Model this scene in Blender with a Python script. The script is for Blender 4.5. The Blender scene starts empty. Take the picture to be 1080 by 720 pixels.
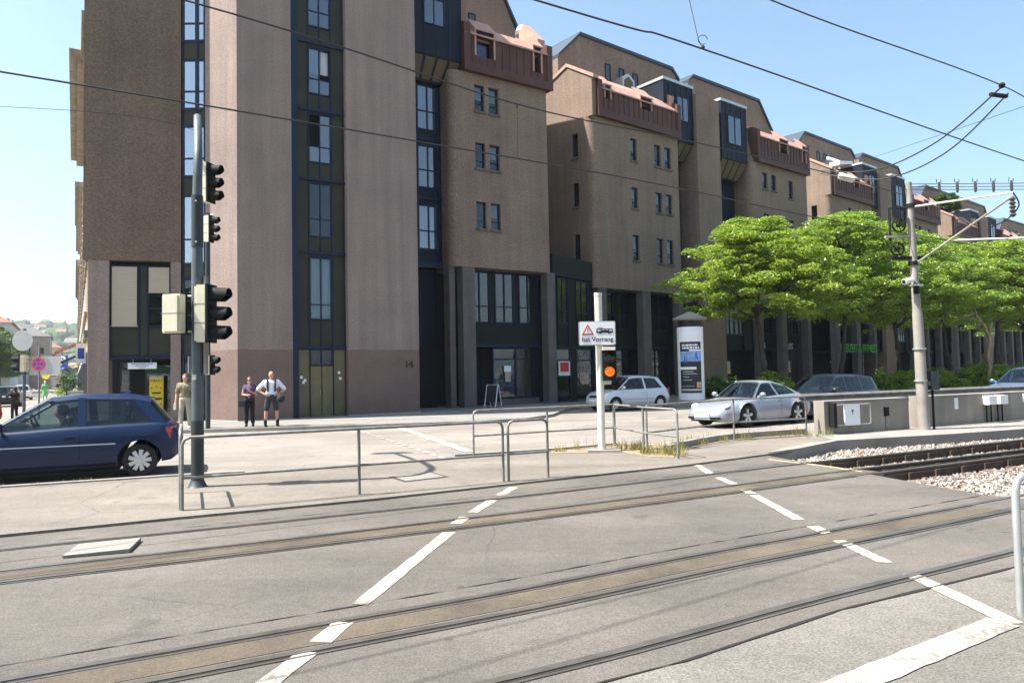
import bpy, bmesh, math, random
import numpy as np
from mathutils import Matrix, Vector, Quaternion
R = math.radians
SC = bpy.context.scene
COL = SC.collection
random.seed(7)

# ------------------------------------------------------------------ materials
def _n(nt, t, **kw):
    n = nt.nodes.new(t)
    for k, v in kw.items():
        setattr(n, k, v)
    return n

def mat(name, col, rough=.8, metal=0., var=0., vs=1.5, fine=0., fs=60., bump=0., bs=None, spec=.5,
        stretch=(1, 1, 1), streak=0., coat=0., speck=None, emit=None):
    m = bpy.data.materials.new(name); m.use_nodes = True
    nt = m.node_tree; b = nt.nodes['Principled BSDF']; L = nt.links.new
    b.inputs['Roughness'].default_value = rough
    b.inputs['Metallic'].default_value = metal
    b.inputs['Specular IOR Level'].default_value = spec
    b.inputs['Coat Weight'].default_value = coat
    b.inputs['Coat Roughness'].default_value = .05
    c = (*col, 1)
    b.inputs['Base Color'].default_value = c
    if emit:
        b.inputs['Emission Color'].default_value = (*emit[0], 1); b.inputs['Emission Strength'].default_value = emit[1]
    tc = _n(nt, 'ShaderNodeTexCoord'); mp = _n(nt, 'ShaderNodeMapping'); mp.inputs['Scale'].default_value = stretch
    L(tc.outputs['Object'], mp.inputs['Vector'])
    cur = None
    def mul(fac_socket, lo, hi, f0=.3, f1=.7):
        nonlocal cur
        mr = _n(nt, 'ShaderNodeMapRange'); mr.inputs['From Min'].default_value = f0; mr.inputs['From Max'].default_value = f1
        mr.inputs['To Min'].default_value = lo; mr.inputs['To Max'].default_value = hi
        L(fac_socket, mr.inputs['Value'])
        vm = _n(nt, 'ShaderNodeVectorMath', operation='SCALE')
        if cur is None: vm.inputs[0].default_value = col
        else: L(cur, vm.inputs[0])
        L(mr.outputs['Result'], vm.inputs['Scale']); cur = vm.outputs['Vector']
    if var:
        t = _n(nt, 'ShaderNodeTexNoise'); t.inputs['Scale'].default_value = vs; t.inputs['Detail'].default_value = 7; t.inputs['Roughness'].default_value = .62
        L(mp.outputs[0], t.inputs['Vector']); mul(t.outputs['Fac'], 1 - var, 1 + var)
    if streak:
        m2 = _n(nt, 'ShaderNodeMapping'); m2.inputs['Scale'].default_value = (2.2, 2.2, .12); L(tc.outputs['Object'], m2.inputs['Vector'])
        t = _n(nt, 'ShaderNodeTexNoise'); t.inputs['Scale'].default_value = 1.3; t.inputs['Detail'].default_value = 5
        L(m2.outputs[0], t.inputs['Vector']); mul(t.outputs['Fac'], 1 - streak, 1 + streak * .6)
    ft = None
    if fine or bump:
        ft = _n(nt, 'ShaderNodeTexNoise'); ft.inputs['Scale'].default_value = fs; ft.inputs['Detail'].default_value = 4; ft.inputs['Roughness'].default_value = .7
        L(mp.outputs[0], ft.inputs['Vector'])
        if fine: mul(ft.outputs['Fac'], 1 - fine, 1 + fine, .32, .68)
    if speck:
        v = _n(nt, 'ShaderNodeTexVoronoi'); v.inputs['Scale'].default_value = speck[0]; L(mp.outputs[0], v.inputs['Vector'])
        sp = _n(nt, 'ShaderNodeSeparateColor'); L(v.outputs['Color'], sp.inputs[0]); mul(sp.outputs[0], 1 - speck[1], 1 + speck[1], 0, 1)
    if cur is not None: L(cur, b.inputs['Base Color'])
    if bump:
        bn = _n(nt, 'ShaderNodeBump'); bn.inputs['Strength'].default_value = bump; bn.inputs['Distance'].default_value = .02
        L(ft.outputs['Fac'], bn.inputs['Height']); L(bn.outputs[0], b.inputs['Normal'])
    return m

def glass(name, tint, ior=1.9, wob=.0, dens=1.0):
    """window glass: mirror by fresnel over a tinted see-through"""
    m = bpy.data.materials.new(name); m.use_nodes = True
    nt = m.node_tree; L = nt.links.new
    for n in list(nt.nodes): nt.nodes.remove(n)
    out = _n(nt, 'ShaderNodeOutputMaterial'); mix = _n(nt, 'ShaderNodeMixShader')
    f0 = ((ior - 1) / (ior + 1)) ** 2
    lw = _n(nt, 'ShaderNodeLayerWeight'); lw.inputs['Blend'].default_value = .5
    pw = _n(nt, 'ShaderNodeMath', operation='POWER'); pw.inputs[1].default_value = 5; L(lw.outputs['Facing'], pw.inputs[0])
    fr = _n(nt, 'ShaderNodeMapRange'); fr.inputs['To Min'].default_value = f0; L(pw.outputs[0], fr.inputs['Value'])
    tr = _n(nt, 'ShaderNodeBsdfTransparent'); tr.inputs[0].default_value = (*tint, 1)
    gl = _n(nt, 'ShaderNodeBsdfGlossy'); gl.inputs['Roughness'].default_value = .02; gl.inputs['Color'].default_value = (.92, .95, 1, 1)
    if wob:
        tc = _n(nt, 'ShaderNodeTexCoord'); t = _n(nt, 'ShaderNodeTexNoise'); t.inputs['Scale'].default_value = 1.7
        L(tc.outputs['Object'], t.inputs['Vector'])
        bn = _n(nt, 'ShaderNodeBump'); bn.inputs['Strength'].default_value = wob; bn.inputs['Distance'].default_value = .05
        L(t.outputs['Fac'], bn.inputs['Height']); L(bn.outputs[0], gl.inputs['Normal'])
    L(fr.outputs[0], mix.inputs[0]); L(tr.outputs[0], mix.inputs[1]); L(gl.outputs[0], mix.inputs[2]); L(mix.outputs[0], out.inputs[0])
    return m

def leafmat(name, c1, c2, trans=.45):
    m = bpy.data.materials.new(name); m.use_nodes = True
    nt = m.node_tree; L = nt.links.new
    for n in list(nt.nodes): nt.nodes.remove(n)
    out = _n(nt, 'ShaderNodeOutputMaterial'); mix = _n(nt, 'ShaderNodeMixShader'); mix.inputs[0].default_value = trans
    g = _n(nt, 'ShaderNodeNewGeometry'); mc = _n(nt, 'ShaderNodeMix', data_type='RGBA')
    mc.inputs[6].default_value = (*c1, 1); mc.inputs[7].default_value = (*c2, 1)
    tc = _n(nt, 'ShaderNodeTexCoord'); tn = _n(nt, 'ShaderNodeTexNoise'); tn.inputs['Scale'].default_value = .9; tn.inputs['Detail'].default_value = 3; L(tc.outputs['Object'], tn.inputs[0])
    ma = _n(nt, 'ShaderNodeMath', operation='MULTIPLY_ADD'); ma.inputs[1].default_value = .55; L(g.outputs['Random Per Island'], ma.inputs[0])
    mr = _n(nt, 'ShaderNodeMapRange'); mr.inputs[1].default_value = .35; mr.inputs[2].default_value = .65; mr.inputs[3].default_value = 0; mr.inputs[4].default_value = .45; L(tn.outputs[0], mr.inputs[0]); L(mr.outputs[0], ma.inputs[2])
    L(ma.outputs[0], mc.inputs[0])
    d = _n(nt, 'ShaderNodeBsdfDiffuse'); t = _n(nt, 'ShaderNodeBsdfTranslucent')
    gl = _n(nt, 'ShaderNodeBsdfGlossy'); gl.inputs['Roughness'].default_value = .45; gl.inputs['Color'].default_value = (.9, .95, .9, 1)
    m2 = _n(nt, 'ShaderNodeMixShader'); m2.inputs[0].default_value = .05
    L(mc.outputs[2], d.inputs[0]); L(mc.outputs[2], t.inputs[0])
    L(d.outputs[0], mix.inputs[1]); L(t.outputs[0], mix.inputs[2])
    L(mix.outputs[0], m2.inputs[1]); L(gl.outputs[0], m2.inputs[2]); L(m2.outputs[0], out.inputs[0])
    return m

def rainbow_asphalt(name, base, patch, crack=.5, spk=.35, fs=70):
    """worn asphalt: broad tone patches, chips of pale stone, a few cracks, dark drips"""
    m = bpy.data.materials.new(name); m.use_nodes = True
    nt = m.node_tree; L = nt.links.new; b = nt.nodes['Principled BSDF']; b.inputs['Roughness'].default_value = .85
    b.inputs['Specular IOR Level'].default_value = .3
    tc = _n(nt, 'ShaderNodeTexCoord')
    def noise(s, d=6, r=.6, st=None):
        t = _n(nt, 'ShaderNodeTexNoise'); t.inputs['Scale'].default_value = s; t.inputs['Detail'].default_value = d; t.inputs['Roughness'].default_value = r
        if st:
            mp = _n(nt, 'ShaderNodeMapping'); mp.inputs['Scale'].default_value = st; mp.inputs['Rotation'].default_value = (0, 0, R(-31)); L(tc.outputs['Object'], mp.inputs[0]); L(mp.outputs[0], t.inputs['Vector'])
        else: L(tc.outputs['Object'], t.inputs['Vector'])
        return t.outputs['Fac']
    def rng(s, a, c, lo, hi):
        mr = _n(nt, 'ShaderNodeMapRange'); mr.inputs[1].default_value = a; mr.inputs[2].default_value = c; mr.inputs[3].default_value = lo; mr.inputs[4].default_value = hi
        L(s, mr.inputs[0]); return mr.outputs[0]
    def math_(op, a, c):
        n = _n(nt, 'ShaderNodeMath', operation=op)
        for i, q in enumerate((a, c)):
            if isinstance(q, (int, float)): n.inputs[i].default_value = q
            else: L(q, n.inputs[i])
        return n.outputs[0]
    f = rng(noise(.35, 8), .3, .7, 1 - patch, 1 + patch)
    f = math_('MULTIPLY', f, rng(noise(.5, 5, .6, (.25, 2.2, 1)), .3, .7, .86, 1.12))
    f = math_('MULTIPLY', f, rng(noise(9, 5, .7), .3, .7, .9, 1.1))
    f = math_('MULTIPLY', f, rng(noise(fs, 3, .8), .35, .65, 1 - spk, 1 + spk))
    v = _n(nt, 'ShaderNodeTexVoronoi'); v.feature = 'DISTANCE_TO_EDGE'; v.inputs['Scale'].default_value = .33
    mx = _n(nt, 'ShaderNodeMix', data_type='RGBA'); mx.inputs[0].default_value = .16
    t = _n(nt, 'ShaderNodeTexNoise'); t.inputs['Scale'].default_value = 2.3; t.inputs['Detail'].default_value = 6
    L(tc.outputs['Object'], t.inputs['Vector']); L(tc.outputs['Object'], mx.inputs[6]); L(t.outputs['Color'], mx.inputs[7]); L(mx.outputs[2], v.inputs['Vector'])
    cr = rng(v.outputs[0], 0, .0045, 1 - crack, 1)
    gate = rng(noise(.22, 2), .46, .56, 0, 1)
    cr = math_('ADD', math_('MULTIPLY', cr, gate), math_('SUBTRACT', 1, gate))
    f = math_('MULTIPLY', f, cr)
    st = math_('MULTIPLY', rng(noise(1.7, 3, .5), .62, .74, 1, .74), rng(noise(.8, 5, .7), .60, .70, 1, 1.16))
    st = math_('MULTIPLY', st, rng(noise(5.3, 2, .5), .70, .76, 1, .66))
    f = math_('MULTIPLY', f, st)
    vm = _n(nt, 'ShaderNodeVectorMath', operation='SCALE'); vm.inputs[0].default_value = base; L(f, vm.inputs['Scale']); L(vm.outputs[0], b.inputs['Base Color'])
    bn = _n(nt, 'ShaderNodeBump'); bn.inputs['Strength'].default_value = .35; bn.inputs['Distance'].default_value = .008
    L(noise(fs, 3, .8), bn.inputs['Height']); L(bn.outputs[0], b.inputs['Normal'])
    return m

M = {}
def wornpaint(name, col):
    """paint that has flaked off the stones here and there"""
    m = rainbow_asphalt(name, col, .16, .2, .14, 50); nt = m.node_tree; L = nt.links.new; b = nt.nodes['Principled BSDF']
    src = b.inputs['Base Color'].links[0].from_socket
    tc = _n(nt, 'ShaderNodeTexCoord'); t = _n(nt, 'ShaderNodeTexNoise'); t.inputs['Scale'].default_value = 26; t.inputs['Detail'].default_value = 6; t.inputs['Roughness'].default_value = .75
    t2 = _n(nt, 'ShaderNodeTexNoise'); t2.inputs['Scale'].default_value = 2.1; t2.inputs['Detail'].default_value = 4
    ad = _n(nt, 'ShaderNodeMath', operation='MULTIPLY_ADD'); ad.inputs[1].default_value = .8
    mr = _n(nt, 'ShaderNodeMapRange'); mr.inputs[1].default_value = .86; mr.inputs[2].default_value = 1.02; mr.inputs[4].default_value = .85
    mx = _n(nt, 'ShaderNodeMix', data_type='RGBA'); mx.inputs[7].default_value = (.14, .125, .11, 1)
    L(tc.outputs['Object'], t.inputs[0]); L(tc.outputs['Object'], t2.inputs[0]); L(t2.outputs[0], ad.inputs[0]); L(t.outputs[0], ad.inputs[2]); L(ad.outputs[0], mr.inputs[0]); L(mr.outputs[0], mx.inputs[0]); L(src, mx.inputs[6]); L(mx.outputs[2], b.inputs['Base Color'])
    return m

def setup_materials():
    M['render_brown'] = mat('brown_roughcast', (.208, .151, .114), .95, var=.2, vs=.35, fine=.36, fs=13, bump=.8, streak=.13)
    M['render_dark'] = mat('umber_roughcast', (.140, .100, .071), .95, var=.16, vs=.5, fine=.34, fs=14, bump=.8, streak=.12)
    M['render_pink'] = mat('mauve_roughcast', (.245, .186, .165), .95, var=.12, vs=.5, fine=.24, fs=18, bump=.7, streak=.16)
    M['render_base'] = mat('rusty_mauve_render', (.170, .115, .098), .95, var=.14, vs=.8, fine=.22, fs=18, bump=.7)
    M['plinth'] = mat('pale_plinth', (.5, .48, .45), .9, var=.15, vs=3, fine=.1)
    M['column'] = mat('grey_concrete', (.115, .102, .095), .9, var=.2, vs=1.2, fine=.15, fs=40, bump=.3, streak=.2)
    M['navy'] = mat('navy_metal', (.006, .016, .044), .5, var=.2, vs=2, spec=.25)
    M['navy_dark'] = mat('blue_black_metal', (.005, .010, .022), .55, var=.2, vs=2, spec=.2)
    M['olive'] = mat('olive_panel', (.032, .032, .022), .6, var=.2, vs=1.2, spec=.25)
    M['olive_tan'] = mat('tan_door_panel', (.13, .105, .05), .6, var=.2, vs=1.5)  # olive tan, the own colour of the doors and side panels
    M['ochre'] = mat('ochre_panel', (.08, .06, .025), .6, var=.15)
    M['green_panel'] = mat('green_black_panel', (.011, .014, .012), .6, var=.2, vs=1, spec=.2)
    M['redmetal'] = mat('oxblood_sheet_metal', (.074, .027, .020), .65, var=.18, vs=.9, streak=.15)
    M['rooftile'] = mat('faded_red_roof', (.42, .245, .195), .75, var=.16, vs=2, fine=.1, fs=14, streak=.1)
    M['fascia'] = mat('dark_blue_fascia', (.02, .035, .06), .5)
    M['zinc'] = mat('zinc', (.5, .52, .54), .4, metal=.6, var=.1)
    M['glass'] = glass('window_glass', (.45, .55, .62), 1.75, .12)
    M['glass_sky'] = glass('mirror_glass', (.3, .4, .5), 2.7, .05); M['glass_bright'] = glass('bright_mirror_glass', (.3, .4, .5), 5.2, .03)
    M['glass_car'] = glass('car_glass', (.38, .46, .45), 1.6)
    M['glass_shop'] = glass('shop_glass', (.7, .75, .75), 2.0, .16)
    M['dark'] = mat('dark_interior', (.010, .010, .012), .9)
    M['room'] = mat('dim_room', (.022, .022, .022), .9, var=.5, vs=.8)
    M['curtain'] = mat('net_curtain', (.55, .56, .58), .95, var=.18, vs=5, stretch=(3, 3, .2))
    M['blind'] = mat('cream_blind', (.40, .34, .26), .9, var=.06, vs=6, stretch=(.2, .2, 6))
    M['asphalt'] = rainbow_asphalt('street_asphalt', (.206, .184, .162), .22, .35, .24)
    M['asphalt_x'] = rainbow_asphalt('crossing_asphalt', (.107, .095, .084), .30, .25, .32)
    M['asphalt_near'] = rainbow_asphalt('coarse_grey_asphalt', (.152, .140, .125), .24, .25, .40, 60)
    M['asphalt_isl'] = rainbow_asphalt('island_asphalt', (.164, .144, .123), .24, .5, .26)
    M['pave'] = rainbow_asphalt('pavement', (.21, .198, .186), .15, .4, .22)
    M['concrete'] = mat('concrete_wall', (.25, .222, .188), .9, var=.2, vs=.8, fine=.15, fs=45, bump=.3, streak=.18)
    M['concrete_top'] = mat('concrete_platform', (.22, .205, .186), .9, var=.2, vs=1, fine=.2, fs=50, bump=.3)
    M['kerb'] = mat('kerb_stone', (.25, .23, .205), .9, var=.25, vs=2.5, fine=.15, bump=.3)
    M['dirt'] = mat('dry_soil', (.24, .18, .12), 1, var=.4, vs=3, fine=.3, fs=30, bump=.8)
    M['tan'] = mat('sandy_track_filling', (.088, .070, .049), .95, var=.42, vs=1.1, fine=.3, fs=60, bump=.4, stretch=(1, 1, 1))
    M['ballast_bed'] = mat('ballast_bed', (.17, .14, .115), 1, var=.4, vs=4, fine=.4, fs=22, bump=1)
    M['stone'] = mat('ballast_stone', (.31, .285, .26), .95, var=.4, vs=6, fine=.2)
    M['stone_rust'] = mat('rusty_ballast_stone', (.16, .10, .065), .95, var=.4, vs=6)
    M['rail'] = mat('rail_steel', (.125, .112, .10), .4, metal=.45, var=.3, vs=3)
    M['rail_rust'] = mat('rusty_rail', (.055, .034, .024), .9, var=.4, vs=4)
    M['groove'] = mat('black_groove', (.012, .011, .010), .95)
    M['tie'] = mat('old_sleeper', (.13, .10, .08), .95, var=.4, vs=4)
    M['paint'] = wornpaint('road_paint', (.41, .385, .335)); M['paint_0'] = mat('road_paint_clean', (.50, .475, .42), .8, var=.25, vs=4, fine=.22, fs=45)
    M['paint_y'] = mat('tan_stained_paint', (.50, .38, .17), .8, var=.15, vs=3, fine=.2, fs=40)
    M['paint_t'] = mat('sanded_paint', (.36, .32, .24), .8, var=.25, vs=3, fine=.2, fs=40)
    M['galv'] = mat('galvanised_tube', (.22, .21, .195), .55, metal=.4, var=.35, vs=5)
    M['galv_bright'] = mat('bright_galvanised_tube', (.44, .45, .45), .38, metal=.6, var=.15, vs=3)  # smoother, brighter galvanised finish for the hoop and small fittings
    M['polegrey'] = mat('grey_green_pole', (.075, .092, .098), .5, metal=.1, var=.3, vs=3, streak=.25)
    M['poledark'] = mat('dark_pole_sleeve', (.018, .026, .027), .55, var=.2)
    M['polecream'] = mat('cream_white_post', (.66, .62, .53), .6, var=.14, vs=3, streak=.25)
    M['concpole'] = mat('weathered_mast', (.27, .245, .22), .7, var=.25, vs=2, streak=.2)
    M['cream'] = mat('cream_signal_housing', (.66, .62, .46), .45, var=.08, vs=4)
    M['black'] = mat('black_plastic', (.008, .009, .010), .75, spec=.25)
    M['rubber'] = mat('tyre_rubber', (.014, .014, .014), .85)
    M['lens_off'] = mat('unlit_lens', (.03, .02, .015), .2)
    M['amber'] = mat('lit_amber_lens', (.6, .16, .01), .3, emit=((1., .19, .008), .3))
    M['white'] = mat('white_sheet', (.78, .78, .79), .45, var=.04)
    M['red'] = mat('sign_red', (.60, .03, .03), .5)
    M['blue'] = mat('sign_blue', (.02, .07, .33), .5)
    M['signgrey'] = mat('grey_sign_back', (.36, .38, .37), .5, metal=.2, var=.1)
    M['ink'] = mat('black_print', (.014, .014, .018), .6)
    M['yellow'] = mat('yellow_board', (.75, .52, .02), .6)
    M['lgreen'] = mat('green_letters', (.04, .36, .03), .6)
    M['door_green'] = mat('bottle_green_door', (.008, .085, .02), .5)
    M['poster_blue'] = mat('poster_blue', (.04, .13, .42), .6, var=.3, vs=3)
    M['poster_sky'] = mat('poster_pale_blue', (.20, .34, .60), .6, var=.3, vs=4)
    M['insul'] = mat('porcelain', (.55, .52, .48), .3)
    M['insul_dk'] = mat('brown_porcelain', (.06, .045, .04), .35)
    M['wire'] = mat('copper_wire', (.012, .013, .016), .6)
    M['bark'] = mat('bark', (.045, .036, .03), .95, var=.3, vs=4, bump=.5, fs=20)
    M['bark_pale'] = mat('bare_pale_bark', (.26, .19, .11), .95, var=.3, vs=4)
    M['leaf'] = leafmat('bright_leaf', (.11, .22, .02), (.38, .47, .05), .5)
    M['leaf2'] = leafmat('fresh_leaf', (.10, .21, .025), (.34, .45, .05), .48)
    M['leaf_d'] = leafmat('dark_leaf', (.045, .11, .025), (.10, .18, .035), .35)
    M['leaf_far'] = leafmat('street_leaf', (.05, .10, .03), (.12, .19, .05), .3)
    M['weed'] = leafmat('dry_weed', (.20, .22, .05), (.42, .34, .12), .4)
    M['skin'] = mat('skin', (.52, .29, .20), .6)
    M['skin_red'] = mat('sunburnt_skin', (.55, .27, .18), .6)
    M['hair'] = mat('dark_hair', (.03, .02, .016), .8)
    M['hair_g'] = mat('brown_hair', (.13, .075, .045), .8)
    for k, c in {'olive_shirt': (.20, .17, .10), 'stone_trousers': (.36, .32, .25), 'purple': (.085, .05, .13), 'blackcloth': (.012, .012, .016),
                 'white_shirt': (.72, .76, .84), 'darkshorts': (.030, .040, .048), 'green_dress': (.10, .42, .14), 'khaki': (.45, .37, .27), 'bag': (.02, .022, .026)}.items():
        M[k] = mat(k + '_cloth', c, .95, var=.15, vs=8, fine=.1, fs=80)
    def paintm(k, c, rough=.32, metal=.0): M[k] = mat(k + '_car_paint', c, rough, metal, coat=.8)
    paintm('p_blue', (.002, .013, .050), .35, .0); M['p_blue'].node_tree.nodes['Principled BSDF'].inputs['Coat Weight'].default_value = .25; M['p_blue'].node_tree.nodes['Principled BSDF'].inputs['Specular IOR Level'].default_value = .3; paintm('p_light', (.50, .53, .57), .35, .1); paintm('p_silver', (.29, .31, .36), .35, .35); paintm('p_white', (.66, .68, .72), .35, .1)
    paintm('p_black', (.004, .006, .012)); M['p_black'].node_tree.nodes['Principled BSDF'].inputs['Coat Weight'].default_value = .3; paintm('p_red', (.30, .02, .02)); paintm('p_lblue', (.10, .17, .33), .3, .3); paintm('p_grey', (.2, .2, .21), .3, .3)
    M['alloy'] = mat('wheel_trim', (.55, .56, .57), .35, metal=.5)
    M['head'] = mat('headlight_glass', (.68, .70, .72), .12, coat=1)
    M['tail'] = mat('red_lamp', (.42, .012, .012), .2, coat=1)
    M['orange'] = mat('orange_lamp', (.75, .22, .03), .25)
    M['seat'] = mat('grey_upholstery', (.05, .05, .055), .9)
    for k, c in {'f_cream': (.52, .44, .32), 'f_ochre': (.40, .29, .17), 'f_grey': (.40, .40, .40), 'f_white': (.62, .61, .58), 'f_pink': (.42, .32, .27)}.items():
        M[k] = mat(k[2:] + '_old_facade', c, .9, var=.15, vs=.6, streak=.12, fine=.08)
    M['stone_trim'] = mat('sandstone_trim', (.27, .22, .165), .9, var=.2, vs=1.5, streak=.2)
    M['redroof'] = mat('clay_roof', (.27, .15, .105), .85, var=.2, vs=2)
    M['greyroof'] = mat('slate_roof', (.16, .15, .15), .85, var=.2, vs=2)
    M['awning'] = mat('faded_green_awning', (.05, .12, .09), .9)
    M['awning_o'] = mat('orange_awning', (.55, .2, .1), .9)
    M['wood_hill'] = mat('far_woodland', (.05, .085, .035), 1, var=.5, vs=.02)
    M['groundm'] = mat('far_ground', (.20, .19, .16), 1, var=.3, vs=.05)
    M['hillm'] = mat('hill_grass', (.09, .12, .045), 1, var=.4, vs=.012)
setup_materials()

# ------------------------------------------------------------------ mesh builder
class MB:
    def __init__(s, T=None):
        s.v = []; s.f = []; s.m = []; s.T = T
    def _a(s, pts):
        i = len(s.v)
        for p in pts:
            p = Vector(p)
            s.v.append(tuple(s.T @ p) if s.T is not None else tuple(p))
        return i
    def poly(s, pts, m=0):
        i = s._a(pts); s.f.append(tuple(range(i, i + len(pts)))); s.m.append(m); return s
    def hexa(s, b, t, m=0):
        """prism from bottom ring b and top ring t"""
        n = len(b); i = s._a(list(b) + list(t))
        s.f.append(tuple(range(i + n - 1, i - 1, -1))); s.m.append(m)
        s.f.append(tuple(range(i + n, i + 2 * n))); s.m.append(m)
        for k in range(n):
            j = (k + 1) % n
            s.f.append((i + k, i + j, i + n + j, i + n + k)); s.m.append(m)
        return s
    def box(s, x0, x1, y0, y1, z0, z1, m=0):
        return s.hexa([(x0, y0, z0), (x1, y0, z0), (x1, y1, z0), (x0, y1, z0)], [(x0, y0, z1), (x1, y0, z1), (x1, y1, z1), (x0, y1, z1)], m)
    def extr(s, pts, vec, m=0):
        vec = Vector(vec); return s.hexa([Vector(p) for p in pts], [Vector(p) + vec for p in pts], m)
    def slab(s, poly, z0, z1, m=0):
        return s.hexa([(x, y, z0) for x, y in poly], [(x, y, z1) for x, y in poly], m)
    def tube(s, path, r, n=8, m=0, cap=True):
        P = [Vector(p) for p in path]; k = len(P)
        rs = r if isinstance(r, (list, tuple)) else [r] * k
        prev = None; i0 = len(s.v)
        for a in range(k):
            t = (P[min(a + 1, k - 1)] - P[max(a - 1, 0)]).normalized()
            if prev is None:
                ref = Vector((0, 0, 1)) if abs(t.z) < .9 else Vector((1, 0, 0))
                x = t.cross(ref).normalized()
            else:
                x = (prev - t * prev.dot(t)).normalized()
            prev = x; y = t.cross(x)
            s._a([P[a] + (x * math.cos(2 * math.pi * q / n) + y * math.sin(2 * math.pi * q / n)) * rs[a] for q in range(n)])
        for a in range(k - 1):
            for q in range(n):
                w = (q + 1) % n
                s.f.append((i0 + a * n + q, i0 + a * n + w, i0 + (a + 1) * n + w, i0 + (a + 1) * n + q)); s.m.append(m)
        if cap:
            s.f.append(tuple(i0 + q for q in range(n))[::-1]); s.m.append(m)
            s.f.append(tuple(i0 + (k - 1) * n + q for q in range(n))); s.m.append(m)
        return s
    def lathe(s, prof, n=24, c=(0, 0, 0), axis='z', m=0, a0=0, a1=2 * math.pi, cap=True):
        c = Vector(c); i0 = len(s.v); full = abs(a1 - a0 - 2 * math.pi) < 1e-6; nn = n if full else n + 1
        for r, h in prof:
            pts = []
            for q in range(nn):
                a = a0 + (a1 - a0) * q / n; x, y = r * math.cos(a), r * math.sin(a)
                d = {'z': (x, y, h), 'y': (x, h, y), 'x': (h, x, y)}[axis]
                pts.append(c + Vector(d))
            s._a(pts)
        for a in range(len(prof) - 1):
            for q in range(n):
                w = (q + 1) % nn
                s.f.append((i0 + a * nn + q, i0 + a * nn + w, i0 + (a + 1) * nn + w, i0 + (a + 1) * nn + q)); s.m.append(m)
        if full and cap:
            if prof[0][0] > 1e-5: s.f.append(tuple(i0 + q for q in range(nn))[::-1]); s.m.append(m)
            if prof[-1][0] > 1e-5: s.f.append(tuple(i0 + (len(prof) - 1) * nn + q for q in range(nn))); s.m.append(m)
        return s
    def ball(s, c, r, n=10, m=0, sq=(1, 1, 1)):
        k = max(4, n // 2); c = Vector(c); i0 = len(s.v)
        for a in range(k + 1):
            th = math.pi * a / k; rr = max(math.sin(th), 1e-4)
            s._a([c + Vector((rr * math.cos(2 * math.pi * q / n) * sq[0], rr * math.sin(2 * math.pi * q / n) * sq[1], math.cos(th) * sq[2])) * r for q in range(n)])
        for a in range(k):
            for q in range(n):
                w = (q + 1) % n
                s.f.append((i0 + a * n + q, i0 + (a + 1) * n + q, i0 + (a + 1) * n + w, i0 + a * n + w)); s.m.append(m)
        return s
    def capsule(s, p, q, r1, r2, n=12, m=0):
        p, q = Vector(p), Vector(q); d = q - p; l = d.length
        t = d.normalized() if l > 1e-6 else Vector((0, 0, 1))
        path = []; rs = []
        for a in (90, 60, 30, 0):
            path.append(p - t * r1 * math.sin(R(a))); rs.append(max(r1 * math.cos(R(a)), 2e-4))
        for a in (0, 30, 60, 90):
            path.append(q + t * r2 * math.sin(R(a))); rs.append(max(r2 * math.cos(R(a)), 2e-4))
        return s.tube(path, rs, n, m)
    def grid(s, rows, m=0, close=False):
        """rows: list of equal-length point lists"""
        n = len(rows[0]); i0 = len(s.v)
        for r in rows: s._a(r)
        for a in range(len(rows) - 1):
            for q in range(n if close else n - 1):
                w = (q + 1) % n
                s.f.append((i0 + a * n + q, i0 + a * n + w, i0 + (a + 1) * n + w, i0 + (a + 1) * n + q)); s.m.append(m)
        return s
    def mesh(s, name, smooth=False):
        me = bpy.data.meshes.new(name); me.from_pydata(s.v, [], s.f)
        me.polygons.foreach_set('material_index', s.m)
        bm = bmesh.new(); bm.from_mesh(me); bmesh.ops.recalc_face_normals(bm, faces=bm.faces)
        if smooth:
            for f in bm.faces: f.smooth = True
            for e in bm.edges:
                if len(e.link_faces) == 2 and e.calc_face_angle(0) > R(smooth if smooth is not True else 40): e.smooth = False
        bm.to_mesh(me); bm.free(); me.update(); return me
    def build(s, name, mats, parent=None, smooth=False, **kw):
        me = s.mesh(name, smooth)
        for m in (mats if isinstance(mats, (list, tuple)) else [mats]): me.materials.append(M[m] if isinstance(m, str) else m)
        return link(name, me, parent, **kw)

def link(name, me, parent=None, **kw):
    o = bpy.data.objects.new(name, me); COL.objects.link(o)
    if parent: o.parent = parent
    for k, v in kw.items(): o[k] = v
    return o

def thing(name, label, category, loc=(0, 0, 0), rz=0., group=None):
    o = bpy.data.objects.new(name, None); COL.objects.link(o)
    o.empty_display_size = .2; o.location = loc; o.rotation_euler = (0, 0, rz)
    o['label'] = label; o['category'] = category
    if group: o['group'] = group
    return o

def tag(o, label, category, group=None):
    o['label'] = label; o['category'] = category
    if group: o['group'] = group
    return o

def struct(o):
    o['kind'] = 'structure'; return o
def stuff(o, label=None):
    o['kind'] = 'stuff'
    return o

def children_of(o): return [c for c in COL.objects if c.parent == o]
def dup(o, parent=None, kids=None):
    kids = kids if kids is not None else KIDS()
    c = o.copy(); COL.objects.link(c)
    c.parent = parent
    for ch in kids.get(o.name, ()): dup(ch, c, kids)
    return c
def KIDS():
    d = {}
    for o in COL.objects:
        if o.parent: d.setdefault(o.parent.name, []).append(o)
    return d

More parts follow.
